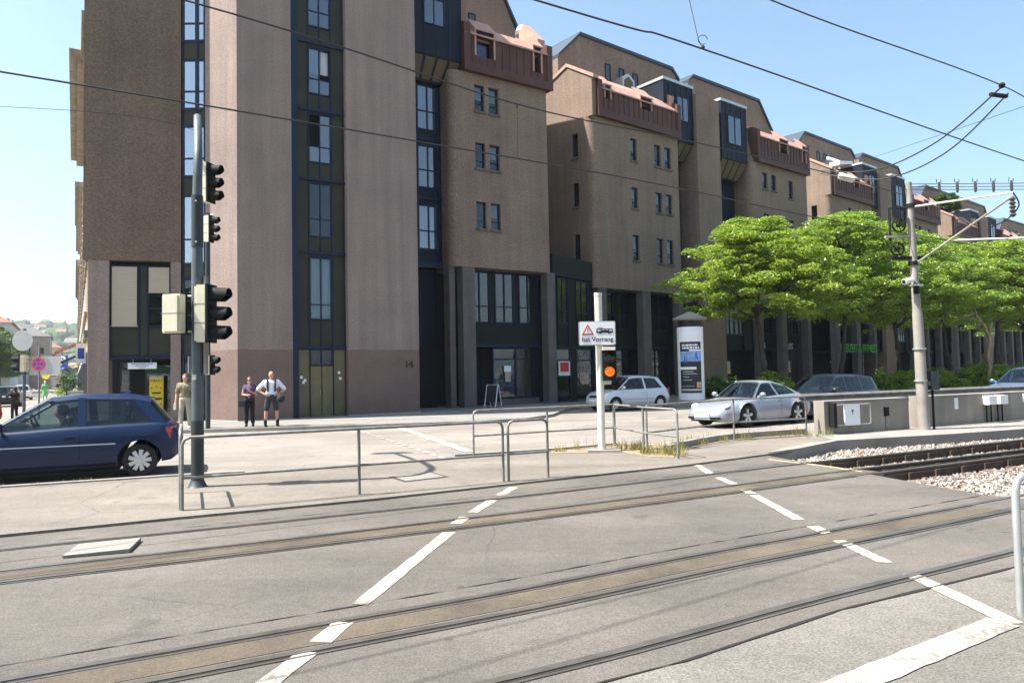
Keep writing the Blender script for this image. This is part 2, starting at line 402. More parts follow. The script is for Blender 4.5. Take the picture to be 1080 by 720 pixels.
def remesh(mb, name, mats, parent, voxel=.012, smooth_it=4, **kw):
    """fuse overlapping closed shapes into one continuous skin"""
    me = mb.mesh(name); o = bpy.data.objects.new(name + '_tmp', me); COL.objects.link(o)
    md = o.modifiers.new('r', 'REMESH'); md.mode = 'VOXEL'; md.voxel_size = voxel; md.use_smooth_shade = True
    ms = o.modifiers.new('s', 'SMOOTH'); ms.factor = .5; ms.iterations = smooth_it
    dg = bpy.context.evaluated_depsgraph_get(); dg.update()
    out = bpy.data.meshes.new_from_object(o.evaluated_get(dg)); out.name = name
    bpy.data.objects.remove(o); out.materials.clear()
    for m in (mats if isinstance(mats, (list, tuple)) else [mats]): out.materials.append(M[m])
    return link(name, out, parent, **kw)

def text_mesh(txt, size, depth=.004, align='CENTER', bold=0.):
    cu = bpy.data.curves.new('t', 'FONT'); cu.body = txt; cu.size = size; cu.extrude = depth; cu.align_x = align; cu.align_y = 'CENTER'; cu.offset = bold
    cu.resolution_u = 3
    o = bpy.data.objects.new('t', cu); COL.objects.link(o)
    dg = bpy.context.evaluated_depsgraph_get(); dg.update()
    me = bpy.data.meshes.new_from_object(o.evaluated_get(dg)); bpy.data.objects.remove(o)
    return me
def text(txt, size, loc, m, parent, name='lettering', rz=0., depth=.004, align='CENTER', sx=1., bold=0.):
    """upright lettering facing local -y"""
    me = text_mesh(txt, size, depth, align, bold); me.materials.clear(); me.materials.append(M[m])
    me.transform(Matrix.Translation(loc) @ Matrix.Rotation(rz, 4, 'Z') @ Matrix.Rotation(R(90), 4, 'X') @ Matrix.Diagonal((sx, 1, 1, 1)))
    return link(name, me, parent)

def spline(pts, k=8):
    """Catmull-Rom through points"""
    P = [Vector(p) for p in pts]; out = []
    for i in range(len(P) - 1):
        a, b, c, d = P[max(i - 1, 0)], P[i], P[i + 1], P[min(i + 2, len(P) - 1)]
        for q in range(k):
            t = q / k
            out.append(.5 * ((2 * b) + (c - a) * t + (2 * a - 5 * b + 4 * c - d) * t * t + (3 * b - a - 3 * c + d) * t ** 3))
    out.append(P[-1]); return out
# ------------------------------------------------------------------ building kit
def frame(P, d, z=0.):
    d = Vector((d[0], d[1])).normalized()
    return Matrix(((d.x, -d.y, 0, P[0]), (d.y, d.x, 0, P[1]), (0, 0, 1, z), (0, 0, 0, 1)))

def wall_holes(mb, x0, x1, z0, z1, holes, y=0., depth=.25, m=0, dark=1):
    """front sheet with real openings, reveals and a dark room behind each"""
    xs = sorted({x0, x1, *[h[0] for h in holes], *[h[1] for h in holes]}); zs = sorted({z0, z1, *[h[2] for h in holes], *[h[3] for h in holes]})
    for i in range(len(xs) - 1):
        for j in range(len(zs) - 1):
            cx, cz = (xs[i] + xs[i + 1]) / 2, (zs[j] + zs[j + 1]) / 2
            if any(h[0] < cx < h[1] and h[2] < cz < h[3] for h in holes): continue
            mb.poly([(xs[i], y, zs[j]), (xs[i + 1], y, zs[j]), (xs[i + 1], y, zs[j + 1]), (xs[i], y, zs[j + 1])], m)
    for a, b, c, d in holes:
        e = y + depth
        mb.poly([(a, y, c), (a, e, c), (a, e, d), (a, y, d)], m); mb.poly([(b, y, c), (b, y, d), (b, e, d), (b, e, c)], m)
        mb.poly([(a, y, c), (b, y, c), (b, e, c), (a, e, c)], m); mb.poly([(a, y, d), (a, e, d), (b, e, d), (b, y, d)], m)
        f = e + .35
        mb.poly([(a, e, c), (b, e, c), (b, f, c), (a, f, c)], dark); mb.poly([(a, e, d), (b, e, d), (b, f, d), (a, f, d)], dark)
        mb.poly([(a, e, c), (a, f, c), (a, f, d), (a, e, d)], dark); mb.poly([(b, e, c), (b, f, c), (b, f, d), (b, e, d)], dark)
        mb.poly([(a, f, c), (b, f, c), (b, f, d), (a, f, d)], dark)

def window(parent, x0, x1, z0, z1, y, T=None, cols=2, split=None, fr=.05, frame_m='navy', gl='glass', sill=None, curtain=0, name='window', dpt=.06, open_=None):
    """frame with mullions, one pane piece, optional curtain and sill"""
    f = MB(T); w = fr
    f.box(x0, x0 + w, y, y + dpt, z0, z1); f.box(x1 - w, x1, y, y + dpt, z0, z1)
    f.box(x0 + w, x1 - w, y, y + dpt, z0, z0 + w); f.box(x0 + w, x1 - w, y, y + dpt, z1 - w, z1)
    cw = (x1 - x0) / cols
    for k in range(1, cols): f.box(x0 + k * cw - w * .5, x0 + k * cw + w * .5, y + .004, y + dpt - .004, z0 + w, z1 - w)
    if split is not None: f.box(x0 + w, x1 - w, y + .007, y + dpt - .007, split - w * .45, split + w * .45)
    o = f.build(name, frame_m, parent)
    p = MB(T); yy = y + dpt * .6
    if open_ is None: p.poly([(x0 + w * .5, yy, z0 + w * .5), (x1 - w * .5, yy, z0 + w * .5), (x1 - w * .5, yy, z1 - w * .5), (x0 + w * .5, yy, z1 - w * .5)])
    else:
        for k in range(cols):
            a, b = x0 + k * cw, x0 + (k + 1) * cw
            p.poly([(a, yy, z0), (b, yy, z0), (b, yy, split), (a, yy, split)])
            if k != open_: p.poly([(a, yy, split), (b, yy, split), (b, yy, z1), (a, yy, z1)])
    p.build('pane', gl, o)
    if curtain:
        c = MB(T); rows = []
        a0, a1 = x0 + .05, x1 - .05
        n = 22
        bot = z0 + .04 + (z1 - z0) * (0 if curtain == 1 else .45)
        for zz in (bot, z1 - .05):
            rows.append([(a0 + (a1 - a0) * q / n, y + .14 + .02 * math.sin(q * 2.1) + .012 * math.sin(q * 5.3), zz) for q in range(n + 1)])
        c.grid(rows).build('curtain', 'curtain', o)
    if sill: 
        s = MB(T); s.box(x0 - .05, x1 + .05, y - sill[0], y + .02, z0 - .11, z0 - .004); s.build('sill', sill[1], o)
    return o

def panelwall(parent, cells, y, T=None, t=.05, name='panelling', m='olive', frame_m='navy', fr=.05, dp=.05):
    """flat panels set in a metal grid: cells of (x0,x1,z0,z1)"""
    p = MB(T); g = MB(T)
    for a, b, c, d in cells:
        p.box(a + .01, b - .01, y + .02, y + .02 + t, c + .01, d - .01)
    o = p.build(name, m, parent)
    for a, b, c, d in cells:
        e = .003
        g.box(a, a + fr / 2, y - dp + .02, y + .018, c, d); g.box(b - fr / 2, b, y - dp + .02, y + .018, c, d)
        g.box(a + fr / 2, b - fr / 2, y - dp + .02 + e, y + .018, c, c + fr / 2); g.box(a + fr / 2, b - fr / 2, y - dp + .02 + e, y + .018, d - fr / 2, d)
    g.build('grid', frame_m, o)
    return o

# ------------------------------------------------------------------ corner tower
AP, AD = (-10.18, 27.05), (.833, .553)
rzA = math.atan2(AD[1], AD[0])
def corner_tower():
    b = thing('corner_tower', 'tall mauve and brown corner tower with dark blue glazed strips and house number 14', 'building', (*AP, 0), rzA)
    inv = frame(AP, AD).inverted()
    TL = inv @ frame((-12.8, 28.2), (.952, .306)); TG = inv @ frame((-12.8, 28.2), (.95, 0))
    TC = None
    H = 25.4
    ch0 = inv @ Vector((-11.85, 28.2, 0))
    foot = [(ch0.x, ch0.y), (0, 0), (2.05, 0), (2.05, 1.6), (ch0.x + .55, 1.6)]
    MB().slab(foot, 2.75, H).build('corner_pier', 'render_pink', b)
    pb = MB().slab(foot, .12, 2.75).build('pier_base', 'render_base', b)
    f2 = [(ch0.x - .015, ch0.y - .01), (0, -.02), (2.05, -.02), (2.05, .05), (0, .05), (ch0.x, ch0.y + .06)]
    MB().slab(f2, 0, .12).build('plinth', 'plinth', pb)
    MB().box(4.30, 7.45, 0, 8, 2.75, H).build('flat_pier', 'render_pink', b)
    pb = MB().box(4.30, 7.45, 0, 8, .12, 2.75).build('pier_base', 'render_base', b)
    MB().box(4.28, 7.47, -.02, .05, 0, .12).build('plinth', 'plinth', pb)
    text('14', .42, (6.95, -.012, 2.13), 'ink', b, 'house_number', depth=.01, bold=.008)
    # left wall above the shop
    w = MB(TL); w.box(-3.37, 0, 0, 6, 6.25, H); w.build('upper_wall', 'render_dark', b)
    c = MB(TL); c.box(-3.20, -2.5, .02, .7, 0, 6.246); c.build('column', 'column', b, label=None) if 0 else c.build('column', 'render_pink', b)
    c = MB(TL); c.box(-.37, -.01, .02, .6, 0, 6.246); c.build('column', 'render_pink', b)
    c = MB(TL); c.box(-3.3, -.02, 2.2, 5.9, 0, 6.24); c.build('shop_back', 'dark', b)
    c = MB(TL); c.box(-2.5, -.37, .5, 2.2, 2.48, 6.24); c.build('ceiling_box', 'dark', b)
    # first floor: blinds and panels
    panelwall(b, [(-2.48, -1.50, 2.62, 3.72), (-1.50, -1.2, 2.62, 6.1), (-1.2, -.38, 2.62, 3.72)], .2, TL)
    o = window(b, -2.48, -1.50, 3.74, 6.1, .2, TL, 1, None, gl='glass_shop')
    q = MB(TL); q.box(-2.42, -1.56, .1, .12, 3.76, 6.02); q.box(-2.44, -1.52, .09, .13, 3.73, 3.77); q.build('blind', 'blind', o)
    o = window(b, -1.2, -.38, 3.74, 6.1, .2, TL, 1, 4.45)
    q = MB(TL); q.box(-1.15, -.43, .1, .12, 5.06, 6.02); q.box(-1.17, -.41, .09, .13, 5.03, 5.07); q.build('blind', 'blind', o)
    q = MB(TL); q.box(-2.5, -.37, .14, .26, 2.5, 2.6); q.build('lintel', 'navy', b)
    # shop entrance below
    o = window(b, -2.45, -1.95, .1, 2.45, 1.2, TL, 1, 1.2, gl='glass_shop', name='shop_window')
    o = window(b, -1.45, -.45, .1, 2.3, 1.3, TL, 2, None, frame_m='door_green', gl='glass_shop', name='shop_door')
    q = MB(TL); q.box(-1.45, -.45, 1.22, 1.28, 1.95, 2.2); q.build('door_header', 'door_green', o)
    # glazed strip between wall and pier
    zs = [(H - .6, H)]
    z = 23.6
    fl = [2.75 * k for k in range(-1, 9)]
    for k, z0 in enumerate([.15, 3.35, 6.15, 8.87 + .72, 12.23 + .04, 14.99, 17.75, 20.5, 23.2]):
        z1 = [2.6, 5.6, 8.87, 11.62, 14.27, 17.02, 19.78, 22.55, 25.2][k]
        window(b, .03, .60, z0, z1, .05, TG, 1, z0 + (z1 - z0) * .36, fr=.07, gl='glass_bright' if k > 1 else 'glass')
        window(b, .60, .93, z0, z1, .05, TG, 1, z0 + (z1 - z0) * .36, fr=.07, gl='glass_bright' if k > 1 else 'glass')
        nz = [3.35, 6.15, 9.59, 12.27, 14.99, 17.75, 20.5, 23.2, 25.39][k]
        panelwall(b, [(.03, .60, z1, nz), (.60, .93, z1, nz)], .06, TG, fr=.06)
    q = MB(TG); q.poly([(-.3, .4, 0), (1.2, .4, 0), (1.2, .4, H), (-.3, .4, H)]); q.build('room_wall', 'room', b)
    # glazed bay in the front
    Tz = Matrix.Identity(4)
    q = MB(); q.box(2.06, 2.30, .06, .5, 0, H); q.build('jamb', 'navy', b)
    y = .3
    tr = [2.83, 6.62, 9.58, 12.4, 15.15, 17.95, 20.75, 23.55]
    win = [(3.95, 6.46), (7.28, 9.46), (10.28, 12.29), (13.08, 14.98), (15.85, 17.8), (18.65, 20.6), (21.45, 23.4)]
    for k, (a, d) in enumerate(win):
        t0 = tr[k]; t1 = tr[k + 1]
        sp = a + (d - a) * (.24 if k == 0 else .33)
        window(b, 2.82, 3.76, a, d, y, None, 2, sp, curtain=(1 if k in (0,) else (2 if k in (3,) else 0)), open_={2: 0, 3: 1}.get(k), gl='glass_sky' if k > 1 else 'glass')
        panelwall(b, [(2.30, 2.82, t0, t1), (3.76, 4.29, t0, t1), (2.82, 3.29, t0, a), (3.29, 3.76, t0, a)] + ([(2.82, 3.76, d, t1)] if t1 - d > .05 else []), y)
    for t in tr: MB().box(2.30, 4.30, y - .09, y - .035, t - .045, t + .045).build('transom', 'navy', b)
    window(b, 2.82, 3.76, 2.12, 2.78, y, None, 2)
    panelwall(b, [(2.30, 2.82, .02, 2.78), (3.76, 4.29, .02, 2.78)], y, m='olive_tan')
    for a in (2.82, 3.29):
        d = MB(); d.box(a + .02, a + .45, y, y + .05, .04, 2.1); o = d.build('door', 'olive_tan', b)
        h = MB(); h.box(a + (.38 if a < 3 else .06), a + (.41 if a < 3 else .09), y - .05, y - .004, .95, 1.15); h.build('handle', 'galv', o)
    for (a, c) in ((2.42, 1.62), (2.50, 1.42), (2.56, 1.5), (4.0, 1.55), (3.95, 1.78)):
        s = MB(); s.box(a, a + .1, y - .008, y - .002, c, c + .11); s.build('notice', 'white', b)
    q = MB(); q.poly([(2.3, y + .75, 0), (4.3, y + .75, 0), (4.3, y + .75, H), (2.3, y + .75, H)]); q.build('room_wall', 'room', b)
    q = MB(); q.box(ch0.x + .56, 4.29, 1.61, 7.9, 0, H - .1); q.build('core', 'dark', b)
    q = MB(); q.slab([(-4.4, 3.4), (ch0.x, ch0.y), (0, -.1), (7.55, -.1), (7.55, 8.1), (-3, 9)], H, H + .35); q.build('roof', 'fascia', b)
    return b
corner_tower()

# shop sign and boards of the corner shop (hang from the soffit)
def shop_boards():
    T = frame((-12.8, 28.2), (.952, .306))
    s = thing('hanging_shop_sign', 'white hanging sign board under the soffit of the corner shop', 'sign', T @ Vector((-1.4, .3, 2.12)), math.atan2(.306, .952))
    MB().box(-.5, .5, 0, .05, 0, .24).build('board', 'white', s)
    q = MB(); q.box(-.38, .38, -.006, -.001, .17, .215); q.build('stripe', 'poster_sky', s)
    text('RESTAURANT', .075, (0, -.004, .115), 'ink', s, depth=.002); text('PIZZERIA', .06, (0, -.004, .045), 'ink', s, depth=.002)
    for x in (-.32, .3): MB().tube([(x, .025, .24), (x, .025, .37)], .012, 6).build('hanger', 'galv_bright', s)
    p = thing('yellow_board', 'tall yellow board with red stars standing in the corner shop entrance', 'board', T @ Vector((-.97, .75, .03)), math.atan2(.306, .952))
    MB().box(-.25, .25, 0, .05, .0, 1.82).build('board', 'yellow', p)
    MB().box(-.25, .25, -.004, -.001, 1.74, 1.82).build('top_strip', 'signgrey', p)
    for x, z in ((-.17, 1.34), (0, 1.4), (.17, 1.34), (-.17, .72), (0, .66), (.17, .72)):
        st = MB(); st.extr([(x + .05 * (1 if k % 2 == 0 else .45) * math.sin(k * math.pi / 5), -.006, z + .05 * (1 if k % 2 == 0 else .45) * math.cos(k * math.pi / 5)) for k in range(10)], (0, .005, 0)); st.build('star', 'red', p)
    text('MENU', .15, (0, -.005, 1.62), 'ink', p, depth=.002); text('12,50', .11, (0, -.005, 1.15), 'ink', p, depth=.002) if 0 else MB().box(-.16, .16, -.005, -.001, 1.12, 1.18).build('printed_line', 'ink', p)
    MB().box(-.2, .2, -.005, -.001, .88, .96).build('printed_line', 'ink', p)
    t = thing('planter', 'pale planter on a stand with a blue flower pot, in the corner shop entrance', 'planter', T @ Vector((-1.95, .6, 0)), math.atan2(.306, .952))
    MB().lathe([(.03, 0), (.03, .8), (.12, .9), (.2, 1.02), (.2, 1.06), (.12, 1.06)], 14).build('stand', 'plinth', t)
    MB().box(-.42, .42, -.16, .16, 1.06, 1.1).build('tray', 'plinth', t)
    MB().lathe([(.09, 1.1), (.13, 1.27), (.11, 1.27), (.0, 1.2)], 12).build('pot', 'blue', t)
shop_boards()

# ------------------------------------------------------------------ flats with dormer roofs
def mansard(b, x0, x1, z0, z1, loggia, T=None, yf=-.25, name='mansard', ridge=19.6, ry=1.9):
    """standing-seam attic front; loggia = list of (xa, xb, za, zb) recesses"""
    w = MB()
    zf = z1 - .62; loggia = [(a, bb, c, min(d, zf - .02)) for a, bb, c, d in loggia]
    wall_holes(w, x0, x1, z0, zf, loggia, yf, .55, 0, 1)
    w.poly([(x0, yf, z0), (x0, 1.2, z0), (x0, 1.2, z1), (x0, yf, zf)]); w.poly([(x1, yf, z0), (x1, yf, zf), (x1, 1.2, z1), (x1, 1.2, z0)])
    w.poly([(x0, yf, z0), (x1, yf, z0), (x1, .1, z0), (x0, .1, z0)])
    n = max(6, int((x1 - x0) / .42))
    for k in range(n + 1):
        x = x0 + (x1 - x0) * k / n
        zs = [(z0 + .42, zf)]
        for a, bb, c, d in loggia:
            if a - .03 < x < bb + .03: zs = [(z0 + .42, c)] if c > z0 + .45 else []
        for a, c in zs: w.box(x - .014, x + .014, yf - .035, yf + .02, a, c)
    o = w.build(name, ['redmetal', 'dark'], b)
    t = MB(); t.box(x0 - .03, x1 + .03, yf - .07, yf - .002, z0 - .02, z0 + .4); t.build('eaves_box', 'redmetal', o)
    for e0, e1 in ((x0 - .03, x0 + .32), (x1 - .32, x1 + .03)):
        t = MB(); t.extr([(e0, yf - .05, z0 + .41), (e0, 1.0, z0 + .41), (e0, 1.0, z1 + .55), (e0, yf + .5, z1 + .2), (e0, yf - .05, z1 - .1)], (e1 - e0, 0, 0)); t.build('end_cheek', 'redmetal', o)
    # sloping roof with raised dormer backs
    r = MB(); r.extr([(x0 + .02, yf - .06, zf + .03), (x0 + .02, yf + .55, z1 + .12), (x0 + .02, ry, ridge), (x0 + .02, ry + 2.6, ridge - .9), (x0 + .02, ry + 2.6, ridge - 1.3), (x0 + .02, yf + .7, zf - .1)], (x1 - x0 - .04, 0, 0))
    ro = r.build('roof', 'rooftile', b)
    sl = (ridge - z1) / (ry - yf)
    for k, (a, bb, c, d) in enumerate(loggia):
        q = MB()
        for e0, e1 in ((a - .09, a), (bb, bb + .09)):
            q = MB(); q.extr([(e0, yf - .05, c), (e0, yf + .5, z1 + .1), (e0, yf + .55, z1 + .36), (e0, yf - .05, zf + .28)], (e1 - e0, 0, 0)); q.build('dormer_cheek', 'rooftile', ro)
        q = MB(); q.extr([(a - .12, yf - .1, zf + .26), (a - .12, yf + .6, z1 + .36), (a - .12, yf + .6, z1 + .44), (a - .12, yf - .1, zf + .34)], (bb - a + .24, 0, 0)); q.build('dormer_roof', 'rooftile', ro)
        q = MB(); q.box(a, bb, yf - .02, yf + .04, d, zf + .25); q.build('dormer_glazing', 'navy_dark', ro)
        g = MB(); g.box(a + .04, bb - .04, yf + .3, yf + .33, c + .05, d - .1); g.build('loggia_glass', 'glass', ro)
    cp = MB(); n = 14
    for k in range(n):
        xa = x0 + (x1 - x0) * k / n
        pass
    MB().box(x0 + .33, x1 - .33, yf - .12, yf - .062, zf - .03, zf + .05).build('gutter', 'rooftile', ro)
    return o

def oriel(b, x0, x1, y0, y1, zb, zf, zt, wins, name='oriel'):
    o = MB(); o.box(x0, x1, y0, y1, zf, zt); ob = o.build(name, 'navy_dark', b)
    k = 4; u = MB(); g = MB()
    s = .18
    u.hexa([(x0 + s, y0 + .75, zb), (x1 - s, y0 + .75, zb), (x1 - s, y1, zb), (x0 + s, y1, zb)], [(x0, y0, zf - .003), (x1, y0, zf - .003), (x1, y1, zf - .003), (x0, y1, zf - .003)])
    u.build('sloped_base', 'navy_dark', ob)
    for q in range(k):
        a0 = x0 + (x1 - x0) * q / k + .07; a1 = x0 + (x1 - x0) * (q + 1) / k - .07
        c0 = x0 + s + (x1 - x0 - 2 * s) * q / k + .07; c1 = x0 + s + (x1 - x0 - 2 * s) * (q + 1) / k - .07
        n = Vector((0, -(zf - zb), -.75)).normalized() * .02
        pts = [(a0, y0 + .06, zf - .08), (a1, y0 + .06, zf - .08), (c1, y0 + .69, zb + .08), (c0, y0 + .69, zb + .08)]
        g.extr([Vector(p) + n * 1.2 for p in pts], n * -1)
    g.build('base_panel', 'ochre', ob)
    m = MB()
    nn = max(3, int((x1 - x0) / .55))
    for q in range(nn + 1):
        x = x0 + (x1 - x0) * q / nn; m.box(x - .02, x + .02, y0 - .03, y0 - .002, zf, zt)
    m.build('rib', 'navy', ob)
    for a, c, d, e in wins: 
        m = MB(); m.box(a, c, y0 - .012, y0 - .003, d, e); 
        wo = window(ob, a, c, d, e, y0 - .075, None, 2, None, gl='glass_sky', dpt=.06)
    t = MB(); t.box(x0 - .06, x1 + .06, y0 - .08, y1, zt, zt + .18); t.build('cap', 'zinc', ob)
    return ob

def smallwin(b, holes, y=.12, T=None):
    for a, c, d, e in holes: window(b, a, c, d, e, y, T, 1, d + (e - d) * .3, fr=.045, sill=(.20, 'column'), curtain=2 if random.random() < .5 else 0)

def ground_floor(b, x0, x1, z1, y, groups, shop, T=None, low=3.0):
    """recessed two storeys behind columns; groups of tall panes above, shop panes below"""
    panelwall(b, [(x0, x1, low + .1, low + 1.15)], y, T, m='green_panel')
    xs = [x0] + [v for g in groups for v in g] + [x1]
    cells = [(xs[i], xs[i + 1], low + 1.15, z1) for i in range(0, len(xs), 2) if xs[i + 1] - xs[i] > .08]
    for c_ in cells: panelwall(b, [c_], y, T, m='green_panel')
    for a, c in groups: window(b, a, c, low + 1.17, z1 - .02, y, T, 2, low + 2.0, fr=.07, gl='glass_shop', dpt=.08)
    q = MB(T); q.box(x0, x1, y - .1, y - .035, low - .02, low + .1); q.build('lintel', 'navy', b)
    for a, c in shop: window(b, a, c, .42, low - .04, y, T, max(1, round((c - a) / 1.4)), 2.38, fr=.08, gl='glass_shop', name='shop_window', dpt=.08)
    if shop:
        q = MB(T)
        for a, c in shop: q.box(a, c, y - .02, y + .15, 0, .40)
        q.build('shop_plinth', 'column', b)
    q = MB(T); q.box(x0 - .1, x1 + .1, y + 1.6, y + 1.7, 0, z1); q.build('room_wall', 'room', b)
    q = MB(T); q.box(x0 - .1, x1 + .1, y + .2, y + 1.59, low - .02, low + .08); q.build('floor_slab', 'dark', b)

# --- block B, beside the corner tower
BP, BD = (-2.3, 34.3), (.83, .56)
def block_b():
    b = thing('apartment_block', 'brown roughcast block with one red attic over a columned shopfront, right beside the corner tower', 'building', (*BP, 0), math.atan2(BD[1], BD[0]))
    holes = []
    for z0, z1 in ((14.4, 15.7), (11.6, 12.85), (8.67, 9.97)):
        holes += [(.86, 1.43, z0, z1), (1.68, 2.26, z0, z1)]
    w = MB()
    wall_holes(w, -.1, 5.2, 6.77, 16.2, holes, 0, .28)
    prev = None; rows = []
    for k in range(7):
        a = R(15 * k); rows.append((-.1 - .4 * math.sin(a), .4 - .4 * math.cos(a)))
    w.grid([[(x, y, 6.77) for x, y in rows], [(x, y, 16.2) for x, y in rows]])
    w.poly([(-.5, .4, 6.77), (-.5, 8, 6.77), (-.5, 8, 16.2), (-.5, .4, 16.2)])
    w.poly([(5.2, 0, 6.77), (5.2, 8, 6.77), (5.2, 8, 18.4), (5.2, 0, 16.2)])
    w.poly([(-.1, 0, 6.77), (5.2, 0, 6.77), (5.2, 8, 6.77), (-.5, 8, 6.77), (-.5, .4, 6.77)])
    w.build('wall', ['render_brown', 'dark'], b, smooth=30)
    smallwin(b, holes)
    mansard(b, .2, 5.42, 16.2, 18.6, [(.85, 1.85, 17.0, 18.55), (4.3, 4.72, 16.95, 18.2)])
    q = MB(); q.extr([(4.9, .2, 17.5), (4.9, 1.9, 17.5), (4.9, 1.9, 20.1), (4.9, 1.5, 20.3), (4.9, .2, 19.0)], (.45, 0, 0)); q.build('party_wall', 'rooftile', b)
    q = MB(); q.lathe([(.28, 18.6), (.28, 20.3), (.42, 20.3), (.46, 20.5), (.36, 20.75), (0, 20.82)], 16, (5.7, 2.6, 0)); q.build('vent_cap', 'zinc', b)
    # set-back top storey
    q = MB(); q.extr([(-3.5, 4, 6), (6.15, 4, 6), (6.15, 4, 21.3), (5.3, 4, 23.0), (-3.5, 4, 23.0)], (0, 7, 0)); q.build('top_storey', 'render_brown', b)
    q = MB()
    for p0, p1 in (((-3.5, 23.0), (5.3, 23.0)), ((5.3, 23.0), (6.2, 21.3))):
        q.extr([(p0[0], 3.85, p0[1]), (p1[0], 3.85, p1[1]), (p1[0] + .05, 3.85, p1[1] + .22), (p0[0], 3.85, p0[1] + .22)], (0, 7.2, 0))
    q.build('roof_edge', 'fascia', b)
    window(b, 3.0, 3.45, 20.2, 21.5, 3.93, None, 1, None)
    # columns and shop
    for x0, x1, y0 in ((.02, .70, -.02), (5.0, 5.5, -.02), (-.52, -.22, .3)):
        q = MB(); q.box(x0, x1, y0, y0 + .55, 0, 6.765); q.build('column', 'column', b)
    ground_floor(b, .76, 4.98, 6.74, .75, [(.82, 2.0), (2.3, 3.45), (3.75, 4.9)], [(2.1, 4.9)])
    for x in (1.0, 1.55, 2.5, 3.1):
        q = MB(); q.lathe([(.10, 4.35), (.2, 4.62), (.22, 4.85), (.2, 4.85), (0, 4.6)], 14, (x, 1.15, 0)); q.build('flower_pot', 'ochre', b)
    q = MB(); q.box(2.75, 3.15, .70, .73, 1.75, 2.05); q.build('notice', 'white', b)
    q = MB(); q.box(2.8, 3.12, .70, .73, 1.25, 1.74); q.build('pink_notice', 'p_red', b) if 0 else q.build('notice', 'f_pink', b)
    q = MB(); q.box(.8, 2.05, 1.7, 1.76, .02, 2.95); q.build('entrance_door', 'navy_dark', b)
    # dark bay between tower and block
    T = frame((-1.46 + 0, 0), (1, 0))
    y = 1.0
    for z0, z1, k in ((13.35, 15.55, 1), (10.55, 12.62, 0), (7.6, 9.75, 1)):
        window(b, -1.75, -.62, z0, z1, y, None, 2, z0 + (z1 - z0) * .42, fr=.07, gl='glass_sky', curtain=k)
    panelwall(b, [(-2.6, -1.75, 7, 16), (-.62, -.5, 7, 16), (-1.75, -.62, 12.62, 13.35), (-1.75, -.62, 9.75, 10.55), (-1.75, -.62, 7, 7.6)], y, m='navy_dark')
    for z0, z1 in ((6.75, 7.0), (10.0, 10.1), (12.85, 12.95)): MB().box(-2.8, -.5, y - .08, y - .035, z0, z1).build('transom', 'navy', b)
    panelwall(b, [(-2.7, -1.4, 3, 6.74), (-1.4, -.5, 3, 6.74)], y + .6, m='navy_dark')
    q = MB(); q.poly([(-2.8, y + .75, 0), (-.5, y + .75, 0), (-.5, y + .75, 16.2), (-2.8, y + .75, 16.2)]); q.build('room_wall', 'dark', b)
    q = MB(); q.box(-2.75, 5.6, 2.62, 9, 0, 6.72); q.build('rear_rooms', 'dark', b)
    oriel(b, -2.45, .17, 0, 3.9, 15.6, 16.6, 22.6, [(-1.85, -.75, 18.02, 19.3), (-1.85, -.75, 20.6, 22)])
    return b
block_b()

# --- low infill between block B and the next
def infill():
    P = (2.32, 37.35); d = (.58, .815)
    b = thing('low_infill_building', 'low dark green shop wing between two brown blocks, red poster in its window', 'building', (*P, 0), math.atan2(d[1], d[0]))
    L = 4.2
    q = MB(); q.box(.02, L, .62, 3, 6.7, 7.85); q.box(.02, L, .2, .62, 6.7, 7.8); q.build('parapet', 'green_panel', b)
    window(b, .5, 1.55, 4.2, 6.65, .25, None, 2, 4.9, fr=.08, gl='glass_shop'); window(b, 2.4, 3.7, 4.2, 6.65, .25, None, 2, 4.9, fr=.08, gl='glass_shop')
    panelwall(b, [(.04, .5, 3, 6.65), (1.55, 2.4, 3, 6.65), (3.7, L, 3, 6.65), (.5, 1.55, 3, 4.2), (2.4, 3.7, 3, 4.2)], .25, m='green_panel')
    window(b, .25, 1.7, .4, 2.95, .25, None, 1, 2.3, fr=.08, gl='glass_shop', name='shop_window')
    window(b, 2.3, 4.1, .4, 2.95, .25, None, 1, 2.3, fr=.08, gl='glass_shop', name='shop_window')
    q = MB(); q.box(.45, 1.6, .235, .245, 1.5, 2.25); p = q.build('red_poster', 'white', b)
    q = MB(); q.box(.6, 1.45, .22, .23, 1.7, 2.2); q.build('poster_print', 'red', p)
    q = MB(); q.box(1.7, 2.3, .27, .3, .02, 2.98); q.box(.02, L, .2, .3, 2.96, 3.0); q.build('pilaster', 'green_panel', b)
    q = MB(); q.box(.0, L, 1.9, 2, 0, 6.7); q.build('room_wall', 'room', b)
infill()

